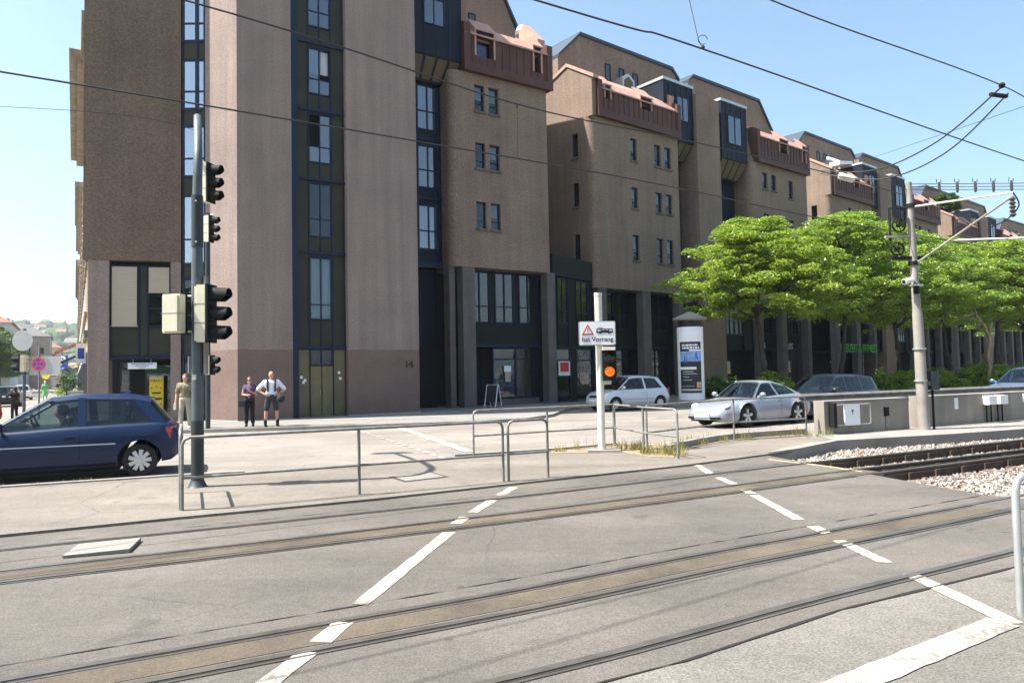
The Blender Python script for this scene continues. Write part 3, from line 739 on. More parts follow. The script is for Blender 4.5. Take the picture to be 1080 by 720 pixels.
# --- paired blocks: attic block, bay, pier, bay, attic block, with two set-back top storeys
def paired_block(P, d, label, detail=True, sign=False):
    b = thing('paired_apartment_block', label, 'building', (*P, 0), math.atan2(d[1], d[0]))
    rows = ((14.15, 15.5), (11.3, 12.55), (8.2, 9.7))
    hc = []; hd = []
    for z0, z1 in rows:
        hc += [(3.2, 3.77, z0, z1), (5.35, 5.95, z0, z1), (6.3, 6.92, z0, z1)]
        hd += [(16.95, 17.6, z0 + .3, z1 + .1), (18.05, 18.7, z0 + .3, z1 + .1), (20.3, 20.95, z0, z1)]
    hs = [(1.15, 1.65, z0, z1) for z0, z1 in ((14.1, 15.5), (11.2, 12.6), (8.1, 9.6))]
    Ts = frame((.0, 0), (0, 1))    # left side: local x runs into the block
    Ts = Matrix(((0, 1, 0, 0), (-1, 0, 0, 0), (0, 0, 1, 0), (0, 0, 0, 1)))
    w = MB()
    wall_holes(w, .45, 7.6, 6.4, 16.2, hc, 0, .28)
    w.poly([(7.6, 0, 6.4), (7.6, 6, 6.4), (7.6, 6, 17), (7.6, 0, 16.2)])
    rr = [( .45 - .45 * math.sin(R(18 * k)), .45 - .45 * math.cos(R(18 * k))) for k in range(6)]
    w.grid([[(x, y, 6.4) for x, y in rr], [(x, y, 16.2) for x, y in rr]])
    w.poly([(0, .45, 6.4), (.45, 0, 6.4), (7.6, 0, 6.4), (7.6, 6, 6.4), (0, 6, 6.4)])
    w.build('wall', ['render_brown', 'dark'], b, smooth=30)
    # side wall facing the gap, with windows
    Tl = Matrix(((0, 1, 0, 0), (-1, 0, 0, 0), (0, 0, 1, 0), (0, 0, 0, 1)))
    s = MB(Tl)
    wall_holes(s, -6, -.45, 6.4, 16.2, [(-1.65, -1.15, z0, z1) for _, _, z0, z1 in hs], 0, .28)
    s.build('side_wall', ['render_brown', 'dark'], b)
    for _, _, z0, z1 in hs: window(b, -1.65, -1.15, z0, z1, .12, Tl, 1, z0 + .4, fr=.045, sill=(.2, 'column'))
    g = MB(); g.extr([(-.004, -.1, 16.2), (-.004, 6, 16.2), (-.004, 6, 18.2), (-.004, 4.5, 18.9), (-.004, 1.9, 19.62), (-.004, -.1, 18.4)], (.3, 0, 0)); g.build('gable_wall', 'render_brown', b)
    g = MB()
    for a, c in (((-.3, 18.28), (1.9, 19.62)), ((1.9, 19.62), (4.5, 18.75))):
        g.extr([(-.08, a[0], a[1]), (-.08, c[0], c[1]), (-.08, c[0], c[1] + .2), (-.08, a[0], a[1] + .2)], (.45, 0, 0))
    g.build('verge', 'rooftile', b)
    mansard(b, .33, 7.62, 16.2, 18.4, [(.9, 1.3, 17.3, 18.3), (3.95, 4.85, 17.35, 18.35)])
    g = MB(); g.extr([(7.0, .2, 17.6), (7.0, 2.1, 17.6), (7.0, 2.1, 19.75), (7.0, 1.7, 19.9), (7.0, .0, 18.9)], (.4, 0, 0)); g.build('party_wall', 'rooftile', b)
    q = MB(); q.extr([(5.55, 2.6, 18), (6.65, 2.6, 18), (6.65, 2.6, 20.6), (6.1, 2.6, 20.95), (5.55, 2.6, 20.6)], (0, 2.2, 0)); o = q.build('roof_dormer', 'zinc', b)
    q = MB(); q.extr([(5.68, 2.58, 18.9), (6.52, 2.58, 18.9), (6.52, 2.58, 20.45), (6.1, 2.58, 20.75), (5.68, 2.58, 20.45)], (0, .018, 0)); q.build('dormer_front', 'ochre', o)
    smallwin(b, hc); smallwin(b, hd)
    # bays and pier
    oriel(b, 6.64, 9.55, .25, 5, 15.2, 16.3, 19.95, [(7.9, 9.1, 17.6, 19.2)])
    w = MB(); w.box(9.6, 12.05, 0, 5, .0, 19.6); w.build('pier', 'render_brown', b)
    oriel(b, 12.4, 15.3, .1, 5, 14.75, 15.95, 19.8, [(13.1, 14.7, 17.0, 19.0)])
    w = MB(); w.box(7.6, 9.6, 1.5, 2, 6.6, 16.2); w.box(12.05, 16, 1.5, 2, 6.6, 16); w.build('recess_panel', 'navy_dark', b)
    for z0, z1 in ((13.2, 14.6), (10.4, 12.2), (7.6, 9.4)):
        window(b, 12.9, 14.3, z0, z1, 1.4, None, 2, z0 + .6, gl='glass_sky', curtain=1); window(b, 8.0, 9.2, z0, z1, 1.4, None, 2, z0 + .6, gl='glass_sky')
    # right attic block
    w = MB()
    wall_holes(w, 16.2, 22.85, 6.4, 16.2, hd, 0, .28)
    rr = [(16.2 - .5 * math.sin(R(18 * k)), .5 - .5 * math.cos(R(18 * k))) for k in range(6)]
    w.grid([[(x, y, 6.4) for x, y in rr], [(x, y, 16.2) for x, y in rr]])
    w.poly([(15.7, .5, 6.4), (15.7, 5, 6.4), (15.7, 5, 18.6), (15.7, .5, 17.5)]); w.poly([(22.85, 0, 6.4), (22.85, 7, 6.4), (22.85, 7, 18), (22.85, 0, 16.2)])
    w.poly([(15.7, .5, 6.4), (16.2, 0, 6.4), (22.85, 0, 6.4), (22.85, 7, 6.4), (15.7, 7, 6.4)])
    w.poly([(15.7, .5, 16.2), (16.2, 0, 16.2), (16.2, .5, 18.5), (15.7, .5, 18.5)])
    w.build('wall', ['render_brown', 'dark'], b, smooth=30)
    mansard(b, 16.1, 22.9, 16.2, 18.6, [(18.9, 19.9, 17.3, 18.5), (22.0, 22.4, 17, 18.2)])
    # set-back top storeys
    def top(pts, wins):
        q = MB(); q.extr([(pts[0][0], 3.5, 6)] + [(pts[-1][0], 3.5, 6)] + [(x, 3.5, z) for x, z in pts[::-1]], (0, 6.5, 0)); o = q.build('top_storey', 'render_brown', b)
        e = MB()
        for p0, p1 in zip(pts[:-1], pts[1:]):
            e.extr([(p0[0] - .02, 3.36, p0[1]), (p1[0] + .02, 3.36, p1[1]), (p1[0] + .02, 3.36, p1[1] + .2), (p0[0] - .02, 3.36, p0[1] + .2)], (0, 6.8, 0))
        e.build('roof_edge', 'fascia', o)
        for a, c, z0, z1 in wins: window(b, a, c, z0, z1, 3.44, None, 1, None, fr=.05)
    top([(.75, 21.0), (2.6, 22.85), (11.6, 22.85), (12.3, 22.2)], [(4.85, 5.35, 20.5, 21.65), (6.15, 6.65, 20.5, 21.65), (7.5, 8.0, 20.5, 21.65)])
    top([(13.4, 22.4), (13.95, 22.9), (22.3, 22.9), (24.1, 20.7)], [(17.2, 17.8, 20.3, 21.4)])
    # storeys under the overhang
    for x0, x1 in ((.25, .9), (3.95, 4.65), (7.3, 7.75), (16.0, 16.5), (18.9, 19.5), (22.3, 22.8)):
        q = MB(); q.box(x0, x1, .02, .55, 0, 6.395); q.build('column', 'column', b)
    ground_floor(b, .9, 7.3, 6.38, .9, [(1.2, 2.3), (2.7, 3.7), (4.9, 5.9), (6.2, 7.2)], [(1, 3.9), (4.7, 7.2)])
    ground_floor(b, 16.5, 22.4, 6.38, .9, [(16.7, 17.6), (18, 18.8), (19.7, 20.6), (21.1, 22)], [(16.6, 18.8), (19.6, 22.2)])
    w = MB(); w.box(7.8, 15.6, .5, .55, 2.95, 3.9); w.build('fascia_band', 'green_panel', b)
    window(b, 12.5, 14.6, 3.92, 6.3, .35, None, 4, None, fr=.12, gl='glass_shop', curtain=1); window(b, 8.1, 9.3, 3.92, 6.3, .5, None, 3, None, fr=.1, gl='glass_shop')
    for c_ in [(12.06, 12.5, 2.96, 6.6), (14.6, 15.6, 2.96, 6.6), (7.7, 8.1, 2.96, 6.6), (9.3, 9.6, 2.96, 6.6), (12.5, 14.6, 6.3, 6.6)]: panelwall(b, [c_], .36, m='green_panel')
    q = MB(); q.box(7.6, 15.9, 2.0, 2.1, 0, 6.6); q.build('room_wall', 'room', b)
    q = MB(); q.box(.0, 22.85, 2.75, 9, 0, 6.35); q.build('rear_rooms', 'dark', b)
    if detail:
        MB().box(1.1, 3.0, 1.05, 1.1, 2.0, 2.2).build('yellow_bar', 'yellow', b); MB().box(5.0, 6.4, 1.05, 1.1, 2.0, 2.15).build('yellow_bar', 'yellow', b)  # plain yellow bars just behind the shop glass
        for x in (12.7, 17.1, 20.2):
            q = MB(); q.box(x, x + .9, .84, .87, 1.35, 2.2); p = q.build('price_board', 'plinth', b)
            q = MB(); q.box(x, x + .9, .82, .835, 1.35, 1.6); q.build('board_stripe', 'yellow', p)
    if sign:
        text('ach', .95, (16.9, .62, 3.35), 'signgrey', b, 'shop_lettering', depth=.03); text('Julius', .95, (20.2, .62, 3.35), 'signgrey', b, 'shop_lettering', depth=.03)
    return b
paired_block((4.75, 40.8), (.783, .622), 'long brown block with two red attics and navy bays, behind the round advertising column', True, True)
m2 = paired_block((27.0, 60.9), (.77, .64), 'second long brown block with red attics, its side wall sunlit above the trees', True)
text('FREIZEIT & FITNESS', 1.0, (3.9, -.15, 3.2), 'lgreen', m2, 'shop_lettering', depth=.03, sx=.8)
paired_block((49.6, 81.5), (.77, .64), 'third long brown block with red attics, behind the overhead line mast top', False)
paired_block((72.5, 102), (.79, .61), 'fourth and farthest brown block with red attics, at the right edge above the trees', False)
def roof_machines():
    T = frame((27.0, 60.9), (.77, .64))
    o = thing('rooftop_awning', 'white folded canopy on the roof terrace of the second red attic block', 'canopy', T @ Vector((5.8, 1.2, 19.2)), math.atan2(.64, .77))
    MB().extr([(-1.4, 0, .9), (1.2, 0, 1.3), (1.2, 0, 1.05), (-1.4, 0, .55)], (0, .9, 0)).build('fabric', 'white', o)
    MB().box(-1.5, 1.3, .9, 1.1, 1.25, 1.5).build('box', 'white', o)
    for x in (-1.3, 1.1): MB().tube([(x, .5, -1.5), (x, .5, 1.0)], .05).build('post', 'galv', o)
    w = thing('white_house', 'plain white house beyond the trees at the right edge of the street', 'building', (112, 150, 0), .6)
    MB().extr([(0, 0, 0), (20, 0, 0), (20, 0, 24), (10, 0, 32), (0, 0, 26)], (0, 12, 0)).build('wall', 'white', w)
    MB().extr([(-.4, -.3, 25.6), (10, -.3, 32), (10, -.3, 32.5), (-.4, -.3, 26.2)], (0, 12.6, 0)).build('roof', 'greyroof', w)
roof_machines()

# ------------------------------------------------------------------ old houses down the left street
def old_houses():
    sd = Vector((-.514, .857)); base = Vector((-15.85, 27.3))
    # local x runs back towards the viewer's end so that -y faces the street
    specs = [(3.2, 4.8, 17.2, .28, 'f_ochre', 'cream old house with thin cornice adjoining the corner tower in the left street'),
             (8, 19, 17.4, .75, 'f_grey', 'grey old house with a deep dark cornice in the left street, second from the corner'),
             (27, 15, 15.6, .5, 'f_cream', 'pale stuccoed old house with shop awning, third along the left street'),
             (42, 22, 16.8, .4, 'f_white', 'whitish long house far down the left street, fourth from the corner'),
             (64, 40, 15.5, .4, 'f_pink', 'pinkish farthest house of the right hand row in the left street')]
    for s0, L, H, cor, m, lab in specs:
        P = base + sd * (s0 + L)
        b = thing('old_house', lab, 'building', (P.x, P.y, 0), math.atan2(-sd.y, -sd.x))
        holes = []; nb = max(2, int(L / 2.6)); 
        for k in range(nb):
            c = L * (k + .5) / nb
            for z in (4.6, 7.9, 11.1): holes.append((c - .55, c + .55, z, z + 1.9))
        w = MB(); wall_holes(w, 0, L, 0, H - .4, holes, 0, .25)
        w.poly([(0, 0, 0), (0, 10, 0), (0, 10, H), (0, 0, H)]); w.poly([(L, 0, 0), (L, 10, 0), (L, 10, H - .4), (L, 0, H - .4)])
        w.poly([(0, 10, 0), (L, 10, 0), (L, 10, H), (0, 10, H)])
        w.build('wall', [m, 'dark'], b)
        f = MB()
        for h in holes: f.box(h[0] - .14, h[1] + .14, -.09, -.004, h[3], h[3] + .28); f.box(h[0] - .16, h[1] + .16, -.12, -.004, h[2] - .16, h[2])
        f.build('window_surrounds', 'stone_trim', b)
        c = MB(); c.box(-.02, L + .02, -cor, 10, H - .35, H); c.build('cornice', 'stone_trim', b); MB().box(-.01, L + .01, -cor * .55, -.004, H - .7, H - .36).build('cornice_moulding', 'stone_trim', b); MB().box(0, L, -.14, -.004, 3.5, 3.8).build('string_course', 'stone_trim', b)
        r = MB(); r.hexa([(0, .3, H), (L, .3, H), (L, 9.7, H), (0, 9.7, H)], [(0, 4.5, H + 3.2), (L, 4.5, H + 3.2), (L, 5.5, H + 3.2), (0, 5.5, H + 3.2)]); r.build('roof', 'redroof', b)
        sh = MB()
        for k in range(nb):
            c0 = L * (k + .5) / nb; sh.box(c0 - .85, c0 + .85, -.03, -.004, .5, 2.9)
        sh.build('shop_windows', 'navy_dark', b)
    return sd, base
SD, SB = old_houses()
def street_pt(s, off):          # s metres along the left street, off metres out from the house fronts
    n = Vector((-SD.y, SD.x)); n = Vector((-.857, -.514))
    p = SB + SD * s + n * off; return p.x, p.y
# ------------------------------------------------------------------ ground, street, tracks
def sheet(name, poly, z0, z1, m, top_only=False):
    return struct(MB().slab(poly, z0, z1).build(name, m))

def ring(r, n=48): return [(r * math.cos(2 * math.pi * k / n), r * math.sin(2 * math.pi * k / n)) for k in range(n)]
JOINT = [(-16, -6.0), (-9, -1.15), (-5, 1.1), (-2.0, 2.62), (.0, 3.72), (.95, 4.22), (2.2, 5.04), (3.9, 5.92), (6.5, 7.32)]
g = MB(); g.poly([(x, y, -.33) for x, y in ring(3200)]); struct(g.build('ground', 'groundm'))
XE = [(4.80, 14.0), (5.25, 12.2), (5.62, 10.6), (5.95, 9.3), (6.9, 8.8)]
sheet('road', [(-260, -40), (90, -40), (90, 54.9), (40, 27.45), (6.9, 9.26)] + [(6.62, 9.0)] * 0 + XE[:4][::-1] + [(5.7, 14.7), (7.1, 16.1), (10.2, 17.1), (12.7, 18.1), (30, 26), (80, 52), (150, 120), (150, 260), (-260, 260)], -.34, 0, 'asphalt')
# the darker panel of the level crossing lies between the tracks
FARE = [(-9, 5.4), (-5.54, 7.92), (-3.98, 8.74), (-1.9, 9.75), (-.04, 10.86), (2.95, 12.6), (4.78, 13.92)]
sheet('crossing_panel', JOINT + [(6.5, 8.7)] + [(5.93, 9.28), (5.60, 10.6), (5.23, 12.2)] + FARE[::-1] + [(-16, 2)], -.02, .004, 'asphalt_x')
sheet('asphalt_apron', JOINT + [(9, 8.6), (60, 35), (60, -30), (-20, -30)], -.02, .003, 'asphalt_near')
# refuge between the tracks and the street
ISL = [(-18, 1.7)] + FARE + [(5.7, 14.7), (7.0, 16.05), (7.15, 17.75), (5.0, 17.15), (3.3, 16.55), (2.3, 16.3), (.75, 15.4), (-.95, 14.65), (-1.6, 13.9), (-4.6, 12.75), (-5.78, 12.38), (-8, 11.46), (-11, 10.3), (-18, 7.6)]
sheet('refuge_pavement', ISL, -.02, .035, 'asphalt_isl')
PLAT = [(4.86, 14.05), (5.7, 14.68), (7.1, 16.08), (10.2, 17.08), (12.7, 18.08), (30, 25.98), (80, 51.9), (78, 55), (29, 28.6), (14, 20.4), (10.3, 18.75), (7.3, 17.8), (7.1, 16.3), (5.6, 15.0)]
sheet('platform', PLAT, -.30, .05, 'concrete_top')
k = MB()
def strip(path, w, z0, z1, off=0., m=0, mb=None):
    mb = mb if mb is not None else MB(); P = [Vector((p[0], p[1], 0)) for p in path]; L = []; Rr = []
    for i, p in enumerate(P):
        t = (P[min(i + 1, len(P) - 1)] - P[max(i - 1, 0)]).normalized(); n = Vector((-t.y, t.x, 0))
        L.append(p + n * (off + w / 2)); Rr.append(p + n * (off - w / 2))
    for i in range(len(P) - 1):
        a, b, c, d = L[i], Rr[i], Rr[i + 1], L[i + 1]
    rows = [[(p.x, p.y, z0) for p in Rr], [(p.x, p.y, z1) for p in Rr], [(p.x, p.y, z1) for p in L], [(p.x, p.y, z0) for p in L]]
    mb.grid(rows, m)
    mb.poly([rows[0][0], rows[1][0], rows[2][0], rows[3][0]], m); mb.poly([rows[0][-1], rows[1][-1], rows[2][-1], rows[3][-1]], m)
    return mb
struct(strip([(-18, 7.75), (-11, 10.4), (-8, 11.52), (-5.9, 12.4), (-4.7, 12.8)], .14, -.02, .06).build('kerb', 'kerb'))
struct(strip(spline([(3.05, 14.55, 0), (3.9, 15.75, 0), (5.1, 16.95, 0), (7.15, 17.9, 0)], 5), .14, -.02, .17, .05).build('kerb', 'kerb'))
struct(strip([(-1.2, 14.62), (.7, 15.35), (2.25, 16.3)], .13, -.02, .075).build('kerb', 'kerb'))
# far pavement with its kerb
KF = [(-70.5, 112), (-18.6, 25.9), (-17.6, 24.3), (-16.2, 23.45), (-14, 23.0), (-11.5, 22.9), (-9.7, 23.05), (-5.5, 23.7), (-1.3, 24.6), (.3, 25.6), (1.3, 27.6), (2.2, 31.8), (3.0, 33.2), (5.4, 33.7), (7.0, 32.9), (8.6, 33.0), (10.0, 34.4), (60, 78.5), (140, 150)]
sheet('pavement', KF + [(140, 180), (-70, 140)], -.02, .10, 'pave')
struct(strip(KF, .16, -.02, .108, -.08).build('kerb', 'kerb'))
# soil strip with weeds along the fence
sheet('soil_strip', [(.75, 15.25), (2.1, 16.05), (3.0, 16.35), (4.6, 17.0), (7.0, 17.8), (6.9, 17.35), (5.0, 16.75), (3.95, 15.65), (3.2, 14.5), (2.95, 13.6), (2.55, 13.75), (2.2, 14.6), (.75, 14.75)], .03, .047, 'dirt')

# rails ------------------------------------------------------------
NEAR = [(-16, -4.0), (-9, .72), (-5.4, 2.72), (-2.9, 4.12), (-1.19, 5.02), (-.04, 5.63), (1.47, 6.52), (3.4, 7.58), (5.95, 9.0), (12, 12.35), (40, 27.6)]
FAR = [(-18, .2), (-9, 5.3), (-5.13, 7.34), (-3.7, 8.02), (-2.06, 8.83), (-.04, 9.86), (2.45, 11.24), (5.04, 12.72), (11.27, 16.05), (40, 31.5)]
def offset(path, off):
    out = []
    for i, p in enumerate(path):
        p = Vector(p); t = (Vector(path[min(i + 1, len(path) - 1)]) - Vector(path[max(i - 1, 0)])).normalized(); n = Vector((-t.y, t.x, 0))
        out.append(p + n * off)
    return out
def track(path, offs, label, cat, flip):
    """three rails: head, running groove and lip beside each, tan filling between two of them, sleepers on the ballast side"""
    t = thing('tram_track', label, cat)
    P = spline([(x, y, 0) for x, y in path], 6)
    for o_ in offs:
        q = offset(P, o_)
        mb = strip(q, .062, -.16, .012)
        r = mb.build('rail', 'rail', t)
        qq = [p for p in q if p.x < 5.6]
        strip(qq, .036, -.02, .0065, flip * .049).build('groove', 'groove', r)
        strip(qq, .022, -.02, .011, flip * .078).build('lip', 'rail', r)
        qr = [p for p in q if p.x > 5.2]
        strip(qr, .11, -.2, -.05, 0).build('foot', 'rail_rust', r)
        strip(qr, .068, -.155, -.012, 0).build('web', 'rail_rust', r)
        strip(qr, .19, -.26, -.19, 0).build('base_plate', 'rail_rust', r)
    a, b = offs[0], offs[1]
    qq = [p for p in offset(P, (a + b) / 2) if p.x < 5.7]
    strip(qq, abs(b - a) - .15, -.02, .0075).build('filling', 'tan', t)
    # sleepers where the track runs on ballast
    mid = offset(P, (min(offs) + max(offs)) / 2)
    acc = 0; sl = []
    for i in range(len(mid) - 1):
        seg = (mid[i + 1] - mid[i]).length
        n = 12
        for kq in range(n):
            p = mid[i].lerp(mid[i + 1], kq / n); acc += seg / n
            if acc > .68 and p.x > 5.9 and p.x < 26:
                acc = 0; d = (mid[i + 1] - mid[i]).normalized(); sl.append((p, d))
    for p, d in sl:
        T = Matrix.Translation((p.x, p.y, 0)) @ Matrix.Rotation(math.atan2(d.y, d.x), 4, 'Z')
        s = MB(T).box(-.11, .11, -1.15, 1.15, -.26, -.15); cl = s
        h = (max(offs) - min(offs)) / 2; c = (max(offs) + min(offs)) / 2
        for o_ in offs:
            for e in (-.10, .07): cl.box(-.06, .06, o_ - c + e, o_ - c + e + .03, -.16, -.04, 1)
        s.build('sleeper', ['tie', 'rail_rust'], t)
    return t
track(NEAR, (0, -.44, -1.40), 'nearest tram track, three rails sunk in asphalt with a sandy strip between two', 'tram track', -1)
track(FAR, (-1.44, -1.0, 0), 'farther tram track beside the refuge, running from asphalt onto open ballast at the right', 'tram track', -1)
# ballast
bp = [(4.75, 14.02), (5.25, 12.2), (5.62, 10.6), (5.97, 9.2), (7, 9.2), (40, 27.3), (84, 50), (80, 52), (30, 26.05), (12.7, 18.15), (10.2, 17.15), (7.1, 16.15), (5.7, 14.75)]
g = MB(); g.slab(bp, -.32, -.205); struct(g.build('ballast_bed', 'ballast_bed'))
def inside(x, y, poly):
    c = False; j = len(poly) - 1
    for i in range(len(poly)):
        xi, yi = poly[i]; xj, yj = poly[j]
        if (yi > y) != (yj > y) and x < (xj - xi) * (y - yi) / (yj - yi) + xi: c = not c
        j = i
    return c
def stones():
    rng = random.Random(3); mb = MB()
    base = [Vector(p).normalized() for p in ((1, 1, 1), (-1, -1, 1), (-1, 1, -1), (1, -1, -1), (1, 0, .2), (-.9, .2, 0), (0, 1, -.1), (.1, -1, 0), (0, 0, 1), (0, .1, -1))]
    import itertools
    V = []; F = []; Mi = []
    # a lumpy octahedron per stone
    oc = [(1, 0, 0), (0, 1, 0), (-1, 0, 0), (0, -1, 0), (0, 0, 1), (0, 0, -1)]
    fc = [(0, 1, 4), (1, 2, 4), (2, 3, 4), (3, 0, 4), (1, 0, 5), (2, 1, 5), (3, 2, 5), (0, 3, 5)]
    n = 0
    P = [Vector((p.x, p.y, 0)) for p in spline([(x, y, 0) for x, y in FAR], 6)]
    while n < 15000:
        x = 4.7 + 17 * rng.random() ** 1.7; y = 8.6 + rng.random() * (15 - 0) 
        if not inside(x, y, bp): continue
        n += 1
        r = rng.uniform(.022, .05); q = Quaternion((rng.random() - .5, rng.random() - .5, rng.random() - .5, rng.random() - .5)).normalized()
        i = len(V)
        for o in oc:
            v = q @ (Vector(o) * r * rng.uniform(.65, 1.25)); V.append((x + v.x, y + v.y, max(-.195 + v.z + rng.random() * .03, -.26)))
        for f in fc: F.append(tuple(i + k for k in f)); Mi.append(0 if rng.random() < .72 else 1)
    me = bpy.data.meshes.new('ballast_stones'); me.from_pydata(V, [], F); me.materials.append(M['stone']); me.materials.append(M['stone_rust']); me.polygons.foreach_set('material_index', Mi)
    o = link('gravel', me); o['kind'] = 'stuff'
stones()
struct(strip([(4.62, 13.35), (5.25, 12.2), (5.45, 11.55)], .05, -.2, .008).build('road_marking', 'paint_y'))

# painted lines ------------------------------------------------------
def paint(path, w, m='paint', z=.0085, name='road_marking', off=0):
    P = [Vector((a[0], a[1], 0)) for a in path]; L = []; Rr = []
    for i, p in enumerate(P):
        t = (P[min(i + 1, len(P) - 1)] - P[max(i - 1, 0)]).normalized(); n = Vector((-t.y, t.x, 0)); L.append(p + n * w / 2); Rr.append(p - n * w / 2)
    mb = MB()
    # worn edge: subdivide and jitter
    rng = random.Random(int(abs(path[0][0] * 977 + path[0][1] * 131)))
    Ls = []; Rs = []
    for i in range(len(P) - 1):
        n = max(2, int((P[i + 1] - P[i]).length / .12))
        for q in range(n + (i == len(P) - 2)):
            f = q / n; j = Vector((rng.uniform(-1, 1), rng.uniform(-1, 1), 0)) * .007
            Ls.append(L[i].lerp(L[i + 1], f) + j); Rs.append(Rr[i].lerp(Rr[i + 1], f) - j)
    mb.grid([[(p.x, p.y, z) for p in Rs], [(p.x, p.y, z) for p in Ls]])
    return struct(mb.build(name, m))
for a, b in (((3.17, 12.76), (3.10, 11.66)), ((3.11, 11.22), (3.14, 10.55)), ((3.12, 9.62), (3.08, 8.02)), ((3.07, 7.02), (3.10, 6.2))): paint([a, b], .125)
paint([(3.13, 10.02), (3.12, 9.72)], .125, 'paint_t', .0105); paint([(3.08, 7.66), (3.08, 7.32)], .125, 'paint_t', .0105)
paint([(3.11, 5.86), (3.15, 4.70)], .13)
for a, b in (((-.02, 10.66), (-.22, 9.96)), ((-.30, 9.62), (-.52, 8.78)), ((-.70, 7.72), (-1.14, 5.36))): paint([a, b], .135)
paint([(-.58, 8.52), (-.66, 8.16)], .135, 'paint_t', .0105); paint([(-1.17, 4.98), (-1.23, 4.62)], .135, 'paint_t', .0105)
paint([(-1.26, 4.46), (-1.55, 3.2)], .135)
paint([(1.1, 3.55), (1.66, 3.83), (3.10, 4.74)], .19, z=.0095)
paint([(-3.62, 23.25), (-.95, 15.7)], .25)
n = 14
for i in range(n):
    a = Vector((-4.5, 21.95)).lerp(Vector((-1.3, 14.35)), i / n); b = Vector((-4.5, 21.95)).lerp(Vector((-1.3, 14.35)), (i + .62) / n); paint([a, b], .11)
paint([(1.0, 22.0), (6.1, 26.2), (12, 31.2)], .13); paint([(22, 39.5), (30, 46.5)], .13)
def seam(path, w, z, m='groove'):
    o = paint(path, w, m, z, 'tar_seam'); return o
seam(JOINT[2:], .022, .0088)
seam([tuple(p.xy) for p in offset(spline([(x, y, 0) for x, y in NEAR[2:9]], 3), .26)], .011, .0086)
seam([tuple(p.xy) for p in offset(spline([(x, y, 0) for x, y in FAR[1:8]], 3), .2)], .011, .0086)
pass
def cover():
    q = MB(); q.hexa([(-4.26, 6.93, .01), (-3.72, 7.10, .01), (-3.86, 7.60, .01), (-4.40, 7.43, .01)], [(-4.26, 6.93, .03), (-3.72, 7.10, .045), (-3.86, 7.60, .045), (-4.40, 7.43, .03)])
    o = q.build('cover_plate', 'concrete_top'); tag(o, 'pale rectangular concrete cover plate lying between the far rails at left', 'cover')
    h = thing('access_cover', 'brown edged square access cover let into the refuge asphalt', 'cover')
    p = [(-2.02, 11.80), (-1.68, 11.20), (-1.05, 11.66), (-1.38, 12.26)]
    MB().slab(p, .03, .042).build('rim', 'rail_rust', h)
    c = Vector((sum(x for x, _ in p) / 4, sum(y for _, y in p) / 4)); MB().slab([tuple(c + (Vector(a) - c) * .86) for a in p], .035, .046).build('lid', 'pave', h)
cover()

# ------------------------------------------------------------------ railings
def railing(label, posts, top=.90, mid=.40, r=.021, m='galv', ends=(True, True), z=.035):
    t = thing('railing', label, 'railing', (posts[0][0], posts[0][1], z)); P = [Vector((x - posts[0][0], y - posts[0][1], 0)) for x, y in posts]
    U = Vector((0, 0, 1)); path = []; c = .09
    d0 = (P[1] - P[0]).normalized(); d1 = (P[-1] - P[-2]).normalized()
    if ends[0]: path += [P[0], P[0] + U * (top - c), P[0] + U * (top - c * .3) + d0 * c * .3, P[0] + U * top + d0 * c]
    else: path += [P[0] + U * top]
    for p in P[1:-1]: path.append(p + U * top)
    if ends[1]: path += [P[-1] + U * top - d1 * c, P[-1] + U * (top - c * .3) - d1 * c * .3, P[-1] + U * (top - c), P[-1]]
    else: path += [P[-1] + U * top]
    MB().tube(path, r, 10).build('top_rail', m, t, smooth=50)
    MB().tube([p + U * mid for p in P], r * .85, 8).build('middle_rail', m, t, smooth=50)
    for i, p in enumerate(P):
        if (i == 0 and ends[0]) or (i == len(P) - 1 and ends[1]): continue
        MB().tube([p, p + U * (top - .01)], r * 1.05, 8).build('post', m, t, smooth=50)
    return t
railing('long low tube railing in front of the traffic light mast', [(-4.14, 9.15), (-2.14, 10.12), (-.17, 11.08)])
railing('short end piece of tube railing running back from the long railing towards the signal mast', [(-4.18, 9.19), (-4.78, 10.55)], top=.98, mid=.42)
railing('short railing hoop beside the left white crossing line', [(-.09, 11.12), (.52, 11.42)])
railing('railing along the street edge behind the cream sign post', [(-.80, 14.50), (.70, 15.28), (2.18, 16.0)], ends=(True, False))
railing('railing section coming forward between the sign post and the weeds', [(2.2, 15.98), (2.56, 14.5), (3.0, 13.45)], ends=(False, True))
railing('pale railing running in front of the silver sports car', [(2.62, 14.46), (5.04, 16.78), (7.02, 17.6)], ends=(False, True), top=.93)
railing('shiny galvanised hoop at the right edge of the picture, nearest the viewer', [(3.30, 4.86), (4.7, 5.6)], m='galv_bright', r=.026, z=.0)

